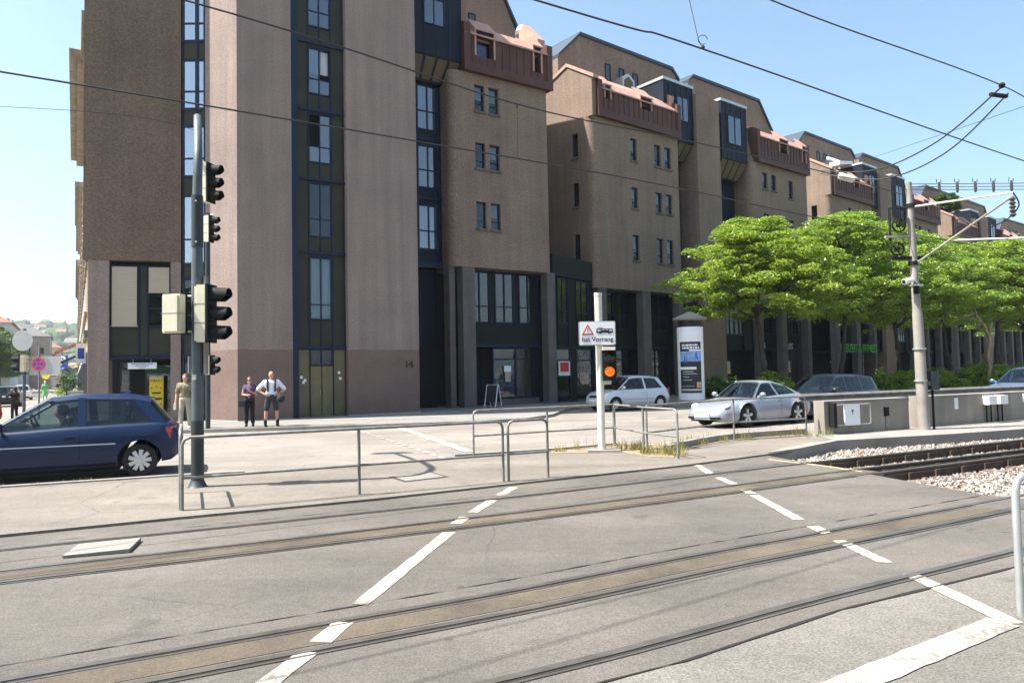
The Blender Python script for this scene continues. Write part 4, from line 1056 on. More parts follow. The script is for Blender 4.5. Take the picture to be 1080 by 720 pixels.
# ------------------------------------------------------------------ traffic signals
def signal_head(parent, loc, rz, n=3, s=1., back='cream', lamp=None, hood=.2, name='signal_head', w=.24):
    """facing local -y before the turn rz"""
    T = Matrix.Translation(loc) @ Matrix.Rotation(rz, 4, 'Z') @ Matrix.Scale(s, 4)
    h = .27 * n
    b = MB(T); b.box(-w / 2, w / 2, 0, .13, -h / 2, h / 2); b.box(-w / 2 + .02, w / 2 - .02, .131, .17, -h / 2 + .02, h / 2 - .02)
    o = b.build(name, back, parent)
    MB(T).box(-w / 2 - .012, w / 2 + .012, -.035, -.002, -h / 2 - .01, h / 2 + .01).build('front_door', 'black', o)
    seam = MB(T)
    for k in range(1, n): seam.box(-w / 2 - .003, w / 2 + .003, .01, .172, -h / 2 + k * .27 - .004, -h / 2 + k * .27 + .004)
    seam.build('seam', 'galv', o)
    for k in range(n):
        z = h / 2 - .135 - k * .27
        v = MB(T); rows = []
        for yy, sh in ((-.03, 0), (-.03 - hood, 1)):
            rows.append([(.108 * math.cos(a) * (1 - .06 * sh), yy + (.10 * max(0, -math.sin(a)) if sh else 0), z + .108 * math.sin(a) * (1 - .06 * sh) - .012 * sh) for a in [R(-60 + 300 * q / 20) for q in range(21)]])
        v.grid(rows).build('hood', 'black', o, smooth=60)
        l = MB(T); l.lathe([(0, -.052), (.05, -.05), (.098, -.037)], 20, (0, 0, z), 'y'); l.build('lens', lamp[k] if lamp else 'lens_off', o)
    return o

def mast_signal():
    t = thing('traffic_light', 'tall traffic light mast with curved arm, cream signal heads and dark foot, on the refuge', 'traffic light', (-4.81, 11.15, .035))
    p = MB(); p.tube([(0, 0, 0), (0, 0, .02), (0, 0, .1)], [.15, .13, .095], 20); p.tube([(0, 0, .05), (0, 0, 1.0)], .092, 20); p.build('base_sleeve', 'poledark', t, smooth=40)
    p = MB(); p.tube([(0, 0, .98), (0, 0, 3.42), (0, 0, 3.46), (0, 0, 4.42)], [.085, .085, .08, .076], 20); p.build('pole', 'polegrey', t, smooth=40)
    p = MB(); p.tube([(0, 0, 3.65), (0, 0, 4.45)], .086, 20); p.build('sleeve', 'poledark', t, smooth=40)
    for z in (3.72, 4.35):
        p = MB(); p.ball((.02, -.088, z), .016, 8); p.build('bolt', 'galv_bright', t)
    arm = spline([(0, 0, 4.4), (-.04, .12, 5.2), (-.34, .8, 5.95), (-.76, 1.75, 6.2), (-1.22, 2.8, 6.26), (-1.74, 4.0, 6.22)], 6)
    p = MB(); n = len(arm); p.tube(arm, [.073 - .03 * k / n for k in range(n)], 14); p.build('arm', 'polegrey', t, smooth=40)
    # head on the arm tip, looking right
    signal_head(t, (-1.44, 3.95, 5.72), R(80), 3, 1.0, 'cream', hood=.24, w=.28)
    MB().tube([(-1.7, 3.9, 6.22), (-1.5, 3.94, 6.12)], .03).build('bracket', 'galv_bright', t)
    MB().box(-1.6, -1.42, 3.88, 4.02, 6.10, 6.14).build('bracket', 'galv_bright', t)
    # big head on the pole, looking right
    signal_head(t, (.21, -.05, 2.62), R(85), 3, 1.07, 'cream', hood=.26, w=.26)
    MB().tube([(.1, 0, 2.95), (.3, -.03, 2.95)], .02).build('bracket', 'galv', t); MB().tube([(.1, 0, 2.25), (.3, -.03, 2.25)], .02).build('bracket', 'galv', t)
    # pedestrian head seen from behind
    signal_head(t, (-.27, -.1, 2.62), R(172), 2, 1.08, 'cream', hood=.18, w=.26)
    MB().tube([(-.05, 0, 2.9), (-.22, 0, 2.9)], .016).build('bracket', 'cream', t); MB().tube([(-.05, 0, 2.36), (-.22, 0, 2.36)], .016).build('bracket', 'cream', t)
    MB().box(-.135, -.118, -.03, .05, 1.72, 1.98).build('push_button', 'galv_bright', t); 
    MB().box(.115, .15, -.05, .05, 1.7, 3.2).build('cable_duct', 'galv', t)
    s = MB(); s.box(-.03, .03, -.114, -.109, 1.62, 1.70); s.build('sticker', 'plinth', t)
mast_signal()
def far_signal():
    t = thing('traffic_light', 'farther traffic light post at the opposite kerb, partly hidden behind the tall mast', 'traffic light', (-9.72, 23.3, .1))
    p = MB(); p.tube([(0, 0, 0), (0, 0, 6.9)], .075, 14); p.build('pole', 'poledark', t, smooth=40)
    signal_head(t, (.12, -.05, 6.38), R(82), 3, 1.05, 'cream', hood=.24)
    signal_head(t, (.14, -.05, 2.02), R(82), 2, 1.12, 'cream', hood=.2)
    MB().tube([(0, 0, 6.85), (.2, 0, 6.85)], .02).build('bracket', 'galv_bright', t)
far_signal()

def tram_sign():
    t = thing('warning_sign', 'cream post carrying a tram right of way sign and an amber flashing light', 'sign', (1.78, 14.9, .035))
    b = MB(); b.slab([(-.3, -.2), (.35, -.25), (.4, .2), (-.28, .25)], 0, .05); b.build('footing', 'concrete_top', t)
    p = MB(); p.tube([(0, 0, .03), (0, 0, 3.19)], .076, 20); p.tube([(0, 0, 3.17), (0, 0, 3.23)], .083, 20); p.build('post', 'polecream', t, smooth=40)
    rz = R(3)
    T = Matrix.Translation((-.045, -.11, 2.40)) @ Matrix.Rotation(rz, 4, 'Z')
    pl = MB(T)
    def rr(w, h, r): return [(sx * (w - r) + r * math.cos(a), sz * (h - r) + r * math.sin(a)) for sx, sz, a0 in ((1, 1, 0), (-1, 1, 90), (-1, -1, 180), (1, -1, 270)) for a in [R(a0 + 22.5 * k) for k in range(5)]]
    pl.extr([(x, 0, z) for x, z in rr(.375, .245, .03)], (0, .03, 0)); s = pl.build('sign_plate', 'signgrey', t)
    q = MB(T); q.extr([(x, -.004, z) for x, z in rr(.358, .228, .02)], (0, .0035, 0)); q.build('sign_face', 'white', s)
    q = MB(T); q.extr([(x * .125 - .195, -.009, z * .125 + .06) for x, z in ((0, 1.0), (-1, -.75), (1, -.75))], (0, .004, 0)); q.build('red_triangle', 'red', s)
    q = MB(T); q.extr([(x * .076 - .195, -.013, z * .076 + .052) for x, z in ((0, 1.0), (-1, -.75), (1, -.75))], (0, .003, 0)); q.build('triangle_field', 'white', s)
    q = MB(T); q.box(-.203, -.187, -.017, -.014, .045, .105); q.box(-.203, -.187, -.017, -.014, .012, .030); q.build('exclamation_mark', 'ink', s)
    # tram pictogram
    q = MB(T); x0, x1 = -.02, .315
    q.box(x0, x1, -.009, -.005, .005, .035); q.box(x0 + .01, x1 - .01, -.009, -.005, .078, .092)
    for x in (x0, x0 + .085, x0 + .165, x0 + .245, x1 - .02): q.box(x, x + .018, -.0093, -.005, .034, .079)
    q.box(x0 + .085, x1 - .075, -.0096, -.005, .034, .06)
    for x in (x0 + .05, x1 - .1): q.box(x, x + .055, -.009, -.005, -.012, .006)
    q.extr([(x0 + .02, -.009, .093), (x0 + .05, -.009, .118), (x0 + .11, -.009, .118), (x0 + .14, -.009, .093), (x0 + .128, -.009, .093), (x0 + .104, -.009, .108), (x0 + .056, -.009, .108), (x0 + .032, -.009, .093)], (0, .004, 0)); q.build('tram_symbol', 'ink', s)
    me = text_mesh('hat Vorrang', .132, .002, bold=.0015); me.materials.append(M['ink'])
    me.transform(T @ Matrix.Translation((0, -.008, -.125)) @ Matrix.Rotation(R(90), 4, 'X')); link('lettering', me, s)
    # amber lamp
    h = MB(); h.box(.05, .31, -.12, .06, 1.44, 2.05); o = h.build('lamp_housing', 'black', t)
    MB().box(.04, .30, -.18, .08, 2.052, 2.12).build('top_cover', 'polecream', o); MB().box(.05, .22, -.05, .05, 1.36, 1.437).build('bracket', 'polecream', o)
    l = MB(); l.lathe([(0, -.155), (.06, -.15), (.10, -.125)], 24, (.185, 0, 1.62), 'y'); l.build('amber_lens', 'amber', o, smooth=50)
    l = MB(); l.lathe([(0, -.155), (.06, -.15), (.105, -.125)], 24, (.185, 0, 1.90), 'y'); l.build('dark_lens', 'lens_off', o, smooth=50)
    v = MB(); 
    for z in (1.62, 1.90): v.grid([[(.185 + .122 * math.cos(R(a)), yy, z + .122 * math.sin(R(a))) for a in range(20, 161, 10)] for yy in (-.12, -.24)])
    v.build('visor', 'black', o)
    q = MB(); q.box(.12, .25, -.162, -.156, 1.6, 1.612); q.box(.14, .23, -.162, -.156, 1.57, 1.58); q.build('lens_mark', 'orange', o)
tram_sign()

def ad_column():
    t = thing('advertising_column', 'white round advertising column with a grey cap and a dark poster, on the far pavement', 'advertising column', (8.35, 34.2, .1))
    MB().lathe([(.62, 0), (.66, .02), (.66, .18), (.60, .2)], 36).build('foot', 'signgrey', t, smooth=30)
    MB().lathe([(.60, .19), (.60, 3.55), (.55, 3.56)], 40).build('drum', 'white', t, smooth=30)
    MB().lathe([(.52, 3.55), (.52, 3.86)], 36).build('neck', 'ink', t, smooth=30)
    MB().lathe([(.0, 4.3), (.12, 4.27), (.78, 3.97), (.80, 3.92), (.74, 3.86), (.5, 3.85)], 40).build('cap', 'concrete_top', t, smooth=30)
    # poster curved round the drum, facing the street
    def band(r, a0, a1, z0, z1, m, name, par, n=14):
        mb = MB(); rows = []
        for z in (z0, z1): rows.append([(r * math.cos(R(a0 + (a1 - a0) * k / n)), r * math.sin(R(a0 + (a1 - a0) * k / n)), z) for k in range(n + 1)])
        return mb.grid(rows).build(name, m, par, smooth=40)
    A = -104; p = band(.606, A - 50, A + 50, .50, 2.86, 'ink', 'poster', t)
    band(.610, A - 50, A + 50, 1.72, 2.42, 'poster_sky', 'poster_sky', p); band(.612, A - 50, A + 50, 1.72, 1.95, 'ink', 'poster_ground', p)
    for a, w, h in ((-26, 10, .38), (-16, 6, .28), (24, 18, .48)):
        mb = MB(); mb.poly([(.614 * math.cos(R(A + a - w / 2)), .614 * math.sin(R(A + a - w / 2)), 1.9), (.614 * math.cos(R(A + a + w / 2)), .614 * math.sin(R(A + a + w / 2)), 1.9), (.614 * math.cos(R(A + a + w * .2)), .614 * math.sin(R(A + a + w * .2)), 1.9 + h), (.614 * math.cos(R(A + a - w * .1)), .614 * math.sin(R(A + a - w * .1)), 1.9 + h)]); mb.build('poster_building', 'poster_blue', p)
    band(.611, A - 6, A + 50, 2.43, 2.50, 'white', 'title_bar', p)
    for z, a, b in ((2.66, -38, 34), (2.53, -38, 42)): 
        x = a
        rng = random.Random(z)
        while x < b:
            w = rng.uniform(5, 12); band(.611, A + x, A + min(x + w, b), z, z + .09, 'white', 'printed_word', p, 3); x += w + 3
    band(.611, A - 50, A + 24, 1.58, 1.70, 'white', 'arrow_bar', p)
    for z, b in ((1.46, 10), (1.36, 26), (1.22, -8), (1.08, 4)): band(.611, A - 36, A + b, z, z + .04, 'signgrey', 'printed_line', p, 5)
    band(.611, A + 24, A + 47, .74, 1.0, 'f_cream', 'picture', p, 4); band(.613, A + 30, A + 42, .78, .93, 'orange', 'picture_spot', p, 3)
    band(.611, A - 42, A + 14, .80, .83, 'signgrey', 'printed_line', p, 5); band(.611, A - 44, A + 48, .60, .69, 'plinth', 'foot_bar', p)
ad_column()

def sandwich_board():
    t = thing('sandwich_board', 'white A-shaped sandwich board frame outside the shop entrance', 'board', (-.95, 34.5, .1), R(-30))
    for s in (-1, 1):
        f = MB(); f.tube([(s * .30, -.2, 0), (s * .06, -.02, 1.02), (s * .06 - s * .01, .0, 1.05)], .02, 6) if 0 else f.tube([(-.3, s * .28, 0), (-.3, s * .03, 1.05), (.3, s * .03, 1.05), (.3, s * .28, 0)], .022, 6); f.build('frame', 'white', t)
        p = MB(); p.extr([(-.28, s * .22, .25), (.28, s * .22, .25), (.28, s * .05, 1.0), (-.28, s * .05, 1.0)], (0, .01, 0)); p.build('panel', 'ink', t)
sandwich_board()

# ------------------------------------------------------------------ platform wall and mast
def conc_wall(label, P, Q, h, gate=False, boxes=False):
    P, Q = Vector(P), Vector(Q); d = (Q - P); L = d.length
    t = thing('concrete_wall', label, 'wall', (P.x, P.y, .05), math.atan2(d.y, d.x))
    w = MB(); w.box(0, L, 0, .32, 0, h); w.box(-.0, L, -.012, .335, h, h + .035); w.build('wall_body', 'concrete', t)
    if gate:
        g = MB()
        g.tube([(.22, -.12, .70), (1.36, -.12, .70), (1.40, -.12, .67), (1.40, -.12, .24), (1.36, -.12, .21), (.22, -.12, .21)], .016, 6); g.build('barrier_tube', 'galv_bright', t)
        MB().box(.14, .24, -.16, -.004, .16, .74).build('hinge_post', 'black', t)
        MB().box(.52, 1.02, -.14, -.105, .2, .69).build('notice_plate', 'white', t)
        MB().extr([(.73, -.143, .57), (.82, -.143, .57), (.79, -.143, .53), (.785, -.143, .46), (.765, -.143, .46), (.76, -.143, .53)], (0, .003, 0)).build('notice_symbol', 'ink', t)
        MB().box(2.0, 2.14, -.05, -.004, .36, .58).build('small_box', 'black', t); MB().box(2.04, 2.09, -.03, -.004, .0, .34).build('conduit', 'galv', t)
    if boxes:
        for x in (2.55, 3.05):
            MB().box(x, x + .36, -.2, -.004, .5, .74).build('white_box', 'white', t)
            for k in (.1, .3): MB().tube([(x + k, -.06, .02), (x + k, -.06, .5)], .022, 6).build('conduit', 'black', t)
        MB().box(1.35, 1.5, -.02, -.004, .42, .72).build('number_plate', 'white', t)
        MB().box(4.4, 5.9, -.05, -.004, .5, .74).build('white_box', 'white', t)
        MB().box(.22, .24, -.006, -.002, .0, .74).build('joint', 'black', t)
    return t
conc_wall('concrete parapet wall with white notice plate, left of the overhead line mast', (7.42, 17.5), (10.08, 18.68), .76, gate=True)
conc_wall('concrete parapet wall with small white electric boxes, right of the overhead line mast', (10.52, 18.92), (30, 28.4), .77, boxes=True)
def guard_rail():
    d = Vector((14, 7.2)).normalized(); t = thing('guard_rail', 'dark steel guard rail running above the concrete walls beside the street', 'guard rail', (7.15, 18.35, 0), math.atan2(7.2, 14.5))
    b = MB(); b.extr([(0, 0, .80), (0, -.05, .83), (0, 0, .88), (0, -.05, .94), (0, 0, .99), (0, .06, .99), (0, .06, .80)], (26, 0, 0)); b.build('beam', 'galv', t)
    for x in range(1, 26, 2): MB().box(x, x + .1, .062, .16, 0, .97).build('post', 'galv', t)
guard_rail()

MP = Vector((10.26, 18.38, .05))
def mast():
    t = thing('overhead_line_mast', 'weathered overhead line mast between the two concrete walls, with a bracket arm and a camera', 'mast', MP)
    MB().tube([(.02, 0, 0), (-.02, 0, 2.9), (-.03, 0, 3.0)], [.145, .12, .11], 10).build('lower_pole', 'concpole', t, smooth=40)
    MB().tube([(-.03, 0, 2.98), (-.10, 0, 6.25)], [.10, .072], 16).build('upper_pole', 'concpole', t, smooth=40)
    for z in (1.2, 2.0, 3.6): MB().lathe([(.155, z), (.155, z + .04)], 16, (-.01, 0, 0)).build('clamp', 'galv_bright', t)
    d = Vector((.55, -.835, 0))
    tip = d * 2.25
    MB().tube([(-.07, 0, 5.62), tip + Vector((0, 0, 5.50))], .023, 8).build('upper_arm', 'polecream', t)
    MB().tube([(-.04, 0, 4.15), tip + Vector((0, 0, 5.42))], .027, 8).build('strut', 'concpole', t)
    MB().tube([d * .85 + Vector((0, 0, 4.63)), d * 2.5 + Vector((.2, 0, 4.42))], .022, 8).build('steady_arm', 'polecream', t)
    ins = MB()
    for k in range(5): ins.lathe([(.03, -.05), (.075, 0), (.03, .05)], 10, tip * .99 + Vector((0, 0, 5.35 - .09 * k)))
    ins.build('insulator', 'insul_dk', t)
    MB().tube(spline([tip + Vector((0, 0, 5.5)), tip + Vector((.12, 0, 5.2)), tip + Vector((-.1, .1, 4.9)), tip + Vector((-.4, .3, 4.75))], 5), .015, 6).build('feeder_loop', 'black', t)
    for z in (5.65, 4.18): MB().lathe([(.115, z - .05), (.115, z + .05)], 12, (-.07, 0, 0)).build('clamp', 'black', t)
    # tensioning wheels and cross bars
    for x, z in ((-.42, 5.15), (-.48, 4.55)):
        w = MB(); w.lathe([(.15, -.03), (.18, -.02), (.18, .02), (.15, .03), (.15, -.03)], 20, (x, -.05, z), 'y', cap=False); w.lathe([(.05, -.06), (.05, .06)], 10, (x, -.05, z), 'y')
        for k in range(5): w.tube([(x, -.05, z), (x + .16 * math.cos(k * 1.257), -.05, z + .16 * math.sin(k * 1.257))], .012, 5)
        w.build('tension_wheel', 'black', t)
    MB().box(-.62, .25, -.06, .06, 4.28, 4.36).build('cross_bar', 'black', t); MB().box(-.75, .1, -.05, .05, 4.84, 4.90).build('cross_bar', 'concpole', t)
    fr = MB(); fr.tube([(-.62, 0, 4.75), (-.62, 0, 5.6), (-.1, 0, 5.6)], .03, 6); fr.build('tension_frame', 'black', t)
    MB().tube([(-.3, -.05, 5.1), (-.3, -.05, 5.5)], .05, 8).build('weight', 'black', t)
    # camera
    c = MB(); c.tube([(-.12, -.1, 3.75), (-.2, -.12, 3.75), (-.42, -.18, 3.70)], [.03, .07, .075], 12); c.build('camera', 'white', t, smooth=40)
    MB().tube([(-.42, -.18, 3.70), (-.43, -.183, 3.698)], .055, 12).build('camera_lens', 'black', t); MB().box(-.12, -.02, -.15, .0, 3.4, 3.6).build('camera_box', 'black', t)
    MB().box(.2, .40, -.1, .1, .98, 1.45).build('cabinet', 'poledark', t); MB().tube([(.27, 0, 0), (.27, 0, .98)], .03, 8).build('conduit', 'black', t)
    MB().box(.15, .3, -.06, .04, 1.1, 1.2).build('bracket', 'galv', t)
mast()

def wire(label, pts, r=.011, k=10, m='wire', cat='overhead wire', group=None):
    o = MB().tube(spline(pts, k) if len(pts) > 2 else pts, r, 6).build('overhead_wire', m)
    return tag(o, label, cat, group)
wire('contact wire of the farther track, lower of the two wires across the brown facades', [(-13, 3.2, 5.0), (-5.4, 7.7, 4.99), (.15, 11.2, 4.98), (3.1, 13.3, 5.0), (8, 17.0, 5.0), (20, 25, 5.0)])
wire('messenger wire of the farther track, upper of the two wires across the brown facades', [(-13, 3.0, 6.6), (-3.85, 8.05, 6.0), (.15, 11.2, 5.84), (3.0, 12.95, 5.82), (6.6, 15.4, 5.84), (9.9, 18.2, 5.95)])
wire('contact wire of the nearest track, crossing the open sky', [(-8, 1.3, 5.0), (.49, 6.56, 5.0), (2.06, 7.5, 5.0), (8.3, 11.8, 5.0), (22, 21, 5.0)], .009)
wire('messenger wire of the nearest track, topmost wire in the sky at right', [(-8, .9, 6.7), (.6, 6.75, 6.1), (3.37, 8.6, 6.0), (7.75, 11.25, 6.0), (11.2, 13.9, 6.05), (22, 21.1, 6.3)], .009)
tag(MB().tube([(.15, 11.2, 4.98), (.15, 11.2, 5.84)], .006, 5).ball((.15, 11.2, 5.80), .02, 6).build('dropper', 'wire'), 'thin vertical dropper joining the two wires in front of the brown facade', 'dropper')
d = MB(); d.tube([(2.06, 7.5, 5.0), (2.03, 7.55, 5.12), (1.92, 7.75, 6.05)], .004, 5); d.ball((2.06, 7.5, 5.02), .022, 6)
d.tube([(2.06 + .05 * math.cos(a), 7.5, 5.1 + .05 * math.sin(a)) for a in [k * math.pi / 6 for k in range(11)]], .004, 5)
tag(d.build('dropper', 'wire'), 'dropper with a small loop clamp on the wire in the open sky', 'dropper')
wire('upper of two slack feeder cables looping down from the top right wire junction', [(7.75, 11.25, 5.98), (7.5, 12.6, 5.55), (7.1, 14.0, 5.45), (6.6, 15.4, 5.84)], .012)
wire('lower of two slack feeder cables looping down from the top right wire junction', [(7.95, 11.4, 5.93), (7.7, 12.7, 5.38), (7.3, 14.1, 5.30), (6.7, 15.5, 5.80)], .012)
tag(MB().ball((7.75, 11.25, 6.0), .05, 8).tube([(7.6, 11.3, 5.88), (7.95, 11.45, 5.9)], .035, 6).build('cable_clamp', 'black'), 'black cable clamp where the slack feeders meet the top right wire', 'clamp')
ins = MB(); dd = Vector((3.3, 2.8, .11)).normalized(); c = Vector((7.55, 16.15, 5.87))
for k in range(-3, 4): ins.tube([c + dd * (.09 * k - .03), c + dd * .09 * k, c + dd * (.09 * k + .03)], [.03, .075, .03], 10)
tag(ins.build('line_insulator', 'insul'), 'pale ribbed insulator hanging in the wire left of the overhead line mast', 'insulator')
# bundle of feeder lines leaving the mast top with spacers
for k, z in enumerate((6.12, 6.2, 6.28)):
    wire('feeder line of the level bundle running right from the mast top', [(9.9, 18.35 + .05 * k, z), (13.5, 18.5, z - .03), (17.5, 18.7, z), (26, 19.2, z)], .009, group='level feeder lines')
for k in range(9):
    x = 10.95 + .46 * k
    s = MB(); s.tube([(x, 18.4, 6.02), (x, 18.4, 6.10), (x, 18.4, 6.22), (x, 18.4, 6.3)], [.025, .035, .035, .025], 8); s.tube([(x - .06, 18.4, 6.28), (x - .06, 18.4, 6.38)], .01, 5); s.tube([(x + .05, 18.4, 6.28), (x + .05, 18.4, 6.36)], .01, 5)
    tag(s.build('line_spacer', 'insul_dk'), 'small dark spacer insulator on the level feeder lines right of the mast', 'insulator', 'spacers on the feeder lines')
wire('thin span wire from the roofs to the upper right, above the mast', [(37.1, 73.8, 22.9), (24.4, 26.5, 12.8)], .016)
#wire('slack black cable drooping from the trees to the mast frame', [(4.4, 22, 5.6), (7, 20.2, 5.05), (9.6, 18.35, 5.0)], .014)
wire('faint span wire high in the left sky', [(-26, 16, 8.6), (-12.5, 20.5, 9.4), (-11.5, 27.4, 11.0)], .008)
# ------------------------------------------------------------------ vehicles
def lerp_tab(tab, x):
    if x <= tab[0][0]: return tab[0][1]
    for (a, va), (b, vb) in zip(tab[:-1], tab[1:]):
        if x <= b:
            t = (x - a) / (b - a); t = t * t * (3 - 2 * t) * .5 + t * .5
            return va + (vb - va) * t
    return tab[-1][1]

def make_car(name, label, S, paint, loc, rz, cat='car', group=None, lights=False):
    t = thing(name, label, cat, (*loc, 0), rz, group)
    L, xw, rw = S['L'], S['xw'], S['rw']; Ra = rw + .055; zc = rw
    top, hwt, zbt = S['top'], S['hw'], S['zb']
    xs = set(np.linspace(-L / 2, L / 2, 64))
    for x in (-L / 2 + .01, -L / 2 + .03, L / 2 - .01, L / 2 - .03): xs.add(x)
    for c in xw:
        for k in range(25): xs.add(c - Ra * math.cos(math.pi * k / 24))
        xs.add(c - Ra - .002); xs.add(c + Ra + .002)
    xs = sorted(xs)
    cab = (S['pillars'][-1][0] + .0, S['pillars'][0][0] - .1)
    rows = []
    for x in xs:
        hw, zt, z0 = lerp_tab(hwt, x), lerp_tab(top, x), lerp_tab(zbt, x)
        zb = z0
        fl = 0
        for c in xw:
            if abs(x - c) < Ra - 1e-6: zb = max(zb, zc + math.sqrt(Ra * Ra - (x - c) ** 2))
            fl = max(fl, S.get('flare', .015) * max(0, 1 - (abs(x - c) / (Ra * 1.5)) ** 2))
        hgt = zt - z0
        P = [(0, zb), (hw - .07, zb), (hw - .02 + fl, max(zb + .01, z0 + .10)), (hw + fl, max(zb + .02, z0 + .30 * hgt)), (hw + .003 + fl * .8, max(zb + .03, z0 + .52 * hgt)), (hw - .018 + fl * .3, max(zb + .04, z0 + .76 * hgt)), (hw - .05, max(zb + .05, zt - .055)), (hw - .085, max(zb + .055, zt - .015)), (hw - .14, zt), (hw * .5, zt + .028), (0, zt + .038)]
        rows.append([(x, y, z) for y, z in P] + [(x, -y, z) for y, z in P[-2:0:-1]])
    b = MB(); b.grid(rows, 0, close=True); b.poly(rows[0]); b.poly(rows[-1])
    n = len(rows[0])
    for a in range(len(rows) - 1):
        xm = (xs[a] + xs[a + 1]) / 2
        for q in range(n):
            if cab[0] < xm < cab[1] and 8 <= q <= 11: b.m[a * n + q] = 1
            if q in (0, n - 1) : b.m[a * n + q] = 2
    b.build('body', [paint, 'seat', 'black'], t, smooth=38)
    # dark under-tray so no light leaks under the sills
    u = MB(); u.box(xw[0] + Ra, xw[1] - Ra, -lerp_tab(hwt, 0) + .12, lerp_tab(hwt, 0) - .12, S['zb'][len(S['zb']) // 2][1] - .05, S['zb'][len(S['zb']) // 2][1] + .05); u.build('under_tray', 'black', t)
    roof, wr = S['roof'], S['wr']
    def beltw(x): return lerp_tab(hwt, x) - .105
    def G(x, z, s, out=0.):
        zb = lerp_tab(top, x); zr = lerp_tab(roof, max(min(x, roof[-1][0]), roof[0][0])); f = max(0, min(1, (z - zb) / max(zr - zb, .05)))
        return (x, s * (beltw(x) + (wr - beltw(x)) * (f ** 1.25) + out), z)
    r = MB(); xr = np.linspace(roof[0][0], roof[-1][0], 16); rg = []
    for x in xr:
        z = lerp_tab(roof, x); row = []
        for k in range(13):
            f = -1 + 2 * k / 12; row.append((x, f * wr, z + .035 * (1 - abs(f) ** 2.5) - (.05 if abs(f) == 1 else 0)))
        rg.append(row)
    r.grid(rg); r.grid([[(x, y, z - .045) for x, y, z in row] for row in rg], 1)
    for s in (0, -1): r.grid([[row[s] for row in rg], [(row[s][0], row[s][1], row[s][2] - .045) for row in rg]])
    r.grid([rg[0], [(x, y, z - .045) for x, y, z in rg[0]]]); r.grid([rg[-1], [(x, y, z - .045) for x, y, z in rg[-1]]])
    pl = S['pillars']
    for s in (1, -1):
        for xb, xt, w, wt in pl:
            zb1, zb2 = lerp_tab(top, xb) - .01, lerp_tab(top, xb - w) - .01
            zt1, zt2 = lerp_tab(roof, max(min(xt, roof[-1][0]), roof[0][0])) - .03, lerp_tab(roof, max(min(xt - wt, roof[-1][0]), roof[0][0])) - .03
            o = []; 
            for off in (.0, -.05):
                o.append([G(xb, zb1, s, off), G(xb - w, zb2, s, off), (xt - wt, s * (wr + off), zt2), (xt, s * (wr + off), zt1)])
            # bow the pillar a little with the body side
            r.hexa(o[0], o[1])
    r.build('roof', [paint, 'seat'], t, smooth=40)
    for i in range(len(pl) - 1):
        a, c = pl[i], pl[i + 1]
        for s in (1, -1):
            g = MB(); rws = []
            for f in np.linspace(0, 1, 5):
                x0 = (a[0] - a[2]) + ((a[1] - a[3]) - (a[0] - a[2])) * f; x1 = c[0] + (c[1] - c[0]) * f; row = []
                for q in np.linspace(0, 1, 6):
                    x = x0 + (x1 - x0) * q; zb = lerp_tab(top, x); zr = lerp_tab(roof, max(min(x, roof[-1][0]), roof[0][0])) - .035
                    y = beltw(x) + (wr - beltw(x)) * f - .012; row.append((x, s * y, zb + (zr - zb) * f))
                rws.append(row)
            g.grid(rws).build('side_window', 'glass_car', t, smooth=60)
    def screen(xb, xt, zt_x, bow, nm):
        g = MB(); rws = []
        for f in np.linspace(0, 1, 6):
            row = []
            zb = lerp_tab(top, xb) + .0; zr = lerp_tab(roof, zt_x) + .0
            x = xb + (xt - xb) * f; z = zb + (zr - zb) * f; w = (beltw(xb) + (wr - beltw(xb)) * f) * .985
            for q in np.linspace(-1, 1, 11): row.append((x + bow * (1 - abs(q) ** 2.2) * (1 - .5 * f), w * q, z + .03 * (1 - q * q) * f))
            rws.append(row)
        g.grid(rws).build(nm, 'glass_car', t, smooth=60)
    screen(pl[0][0] - .01, pl[0][1] - .01, roof[-1][0], .12, 'windscreen')
    screen(pl[-1][0] - pl[-1][2] + .01, pl[-1][1] - pl[-1][3] + .01, roof[0][0], -.08, 'rear_window')
    # wheels
    for c in xw:
        for s in (1, -1):
            yo = s * (lerp_tab(hwt, c) + S.get('flare', .015) - .03); wd = S.get('tw', .175)
            w = bpy.data.objects.new('wheel', None); COL.objects.link(w); w.parent = t; w.location = (c, yo, rw)
            ty = MB(); rr = rw * .66
            ty.lathe([(rr, -s * .02), (rw * .93, -s * .0), (rw, -s * .035), (rw, -s * (wd - .035)), (rw * .93, -s * wd), (rr, -s * wd)], 28, (0, 0, 0), 'y', cap=False); ty.build('tyre', 'rubber', w, smooth=35)
            rm = MB(); rm.lathe([(rr, -s * .015), (rr * .95, -s * .03), (rr * .9, -s * .075), (.0, -s * .075)], 28, (0, 0, 0), 'y', m=1, cap=False)
            ns = S.get('spokes', 7)
            for k in range(ns):
                a = 2 * math.pi * k / ns + .3; u = Vector((math.cos(a), 0, math.sin(a))); v = Vector((-math.sin(a), 0, math.cos(a)))
                w0, w1 = S.get('sw', (.055, .05)); A = u * .03; B = u * rr * .96
                rm.hexa([A + v * w0 + Vector((0, -s * .07, 0)), A - v * w0 + Vector((0, -s * .07, 0)), B - v * w1 + Vector((0, -s * .07, 0)), B + v * w1 + Vector((0, -s * .07, 0))],
                        [A + v * w0 * .8 + Vector((0, -s * .012, 0)), A - v * w0 * .8 + Vector((0, -s * .012, 0)), B - v * w1 * .8 + Vector((0, -s * .018, 0)), B + v * w1 * .8 + Vector((0, -s * .018, 0))])
            rm.lathe([(.05, -s * .03), (.045, -s * .004), (0, -s * .002)], 14, (0, 0, 0), 'y')
            rm.build('rim', ['alloy', 'black'], w, smooth=35)
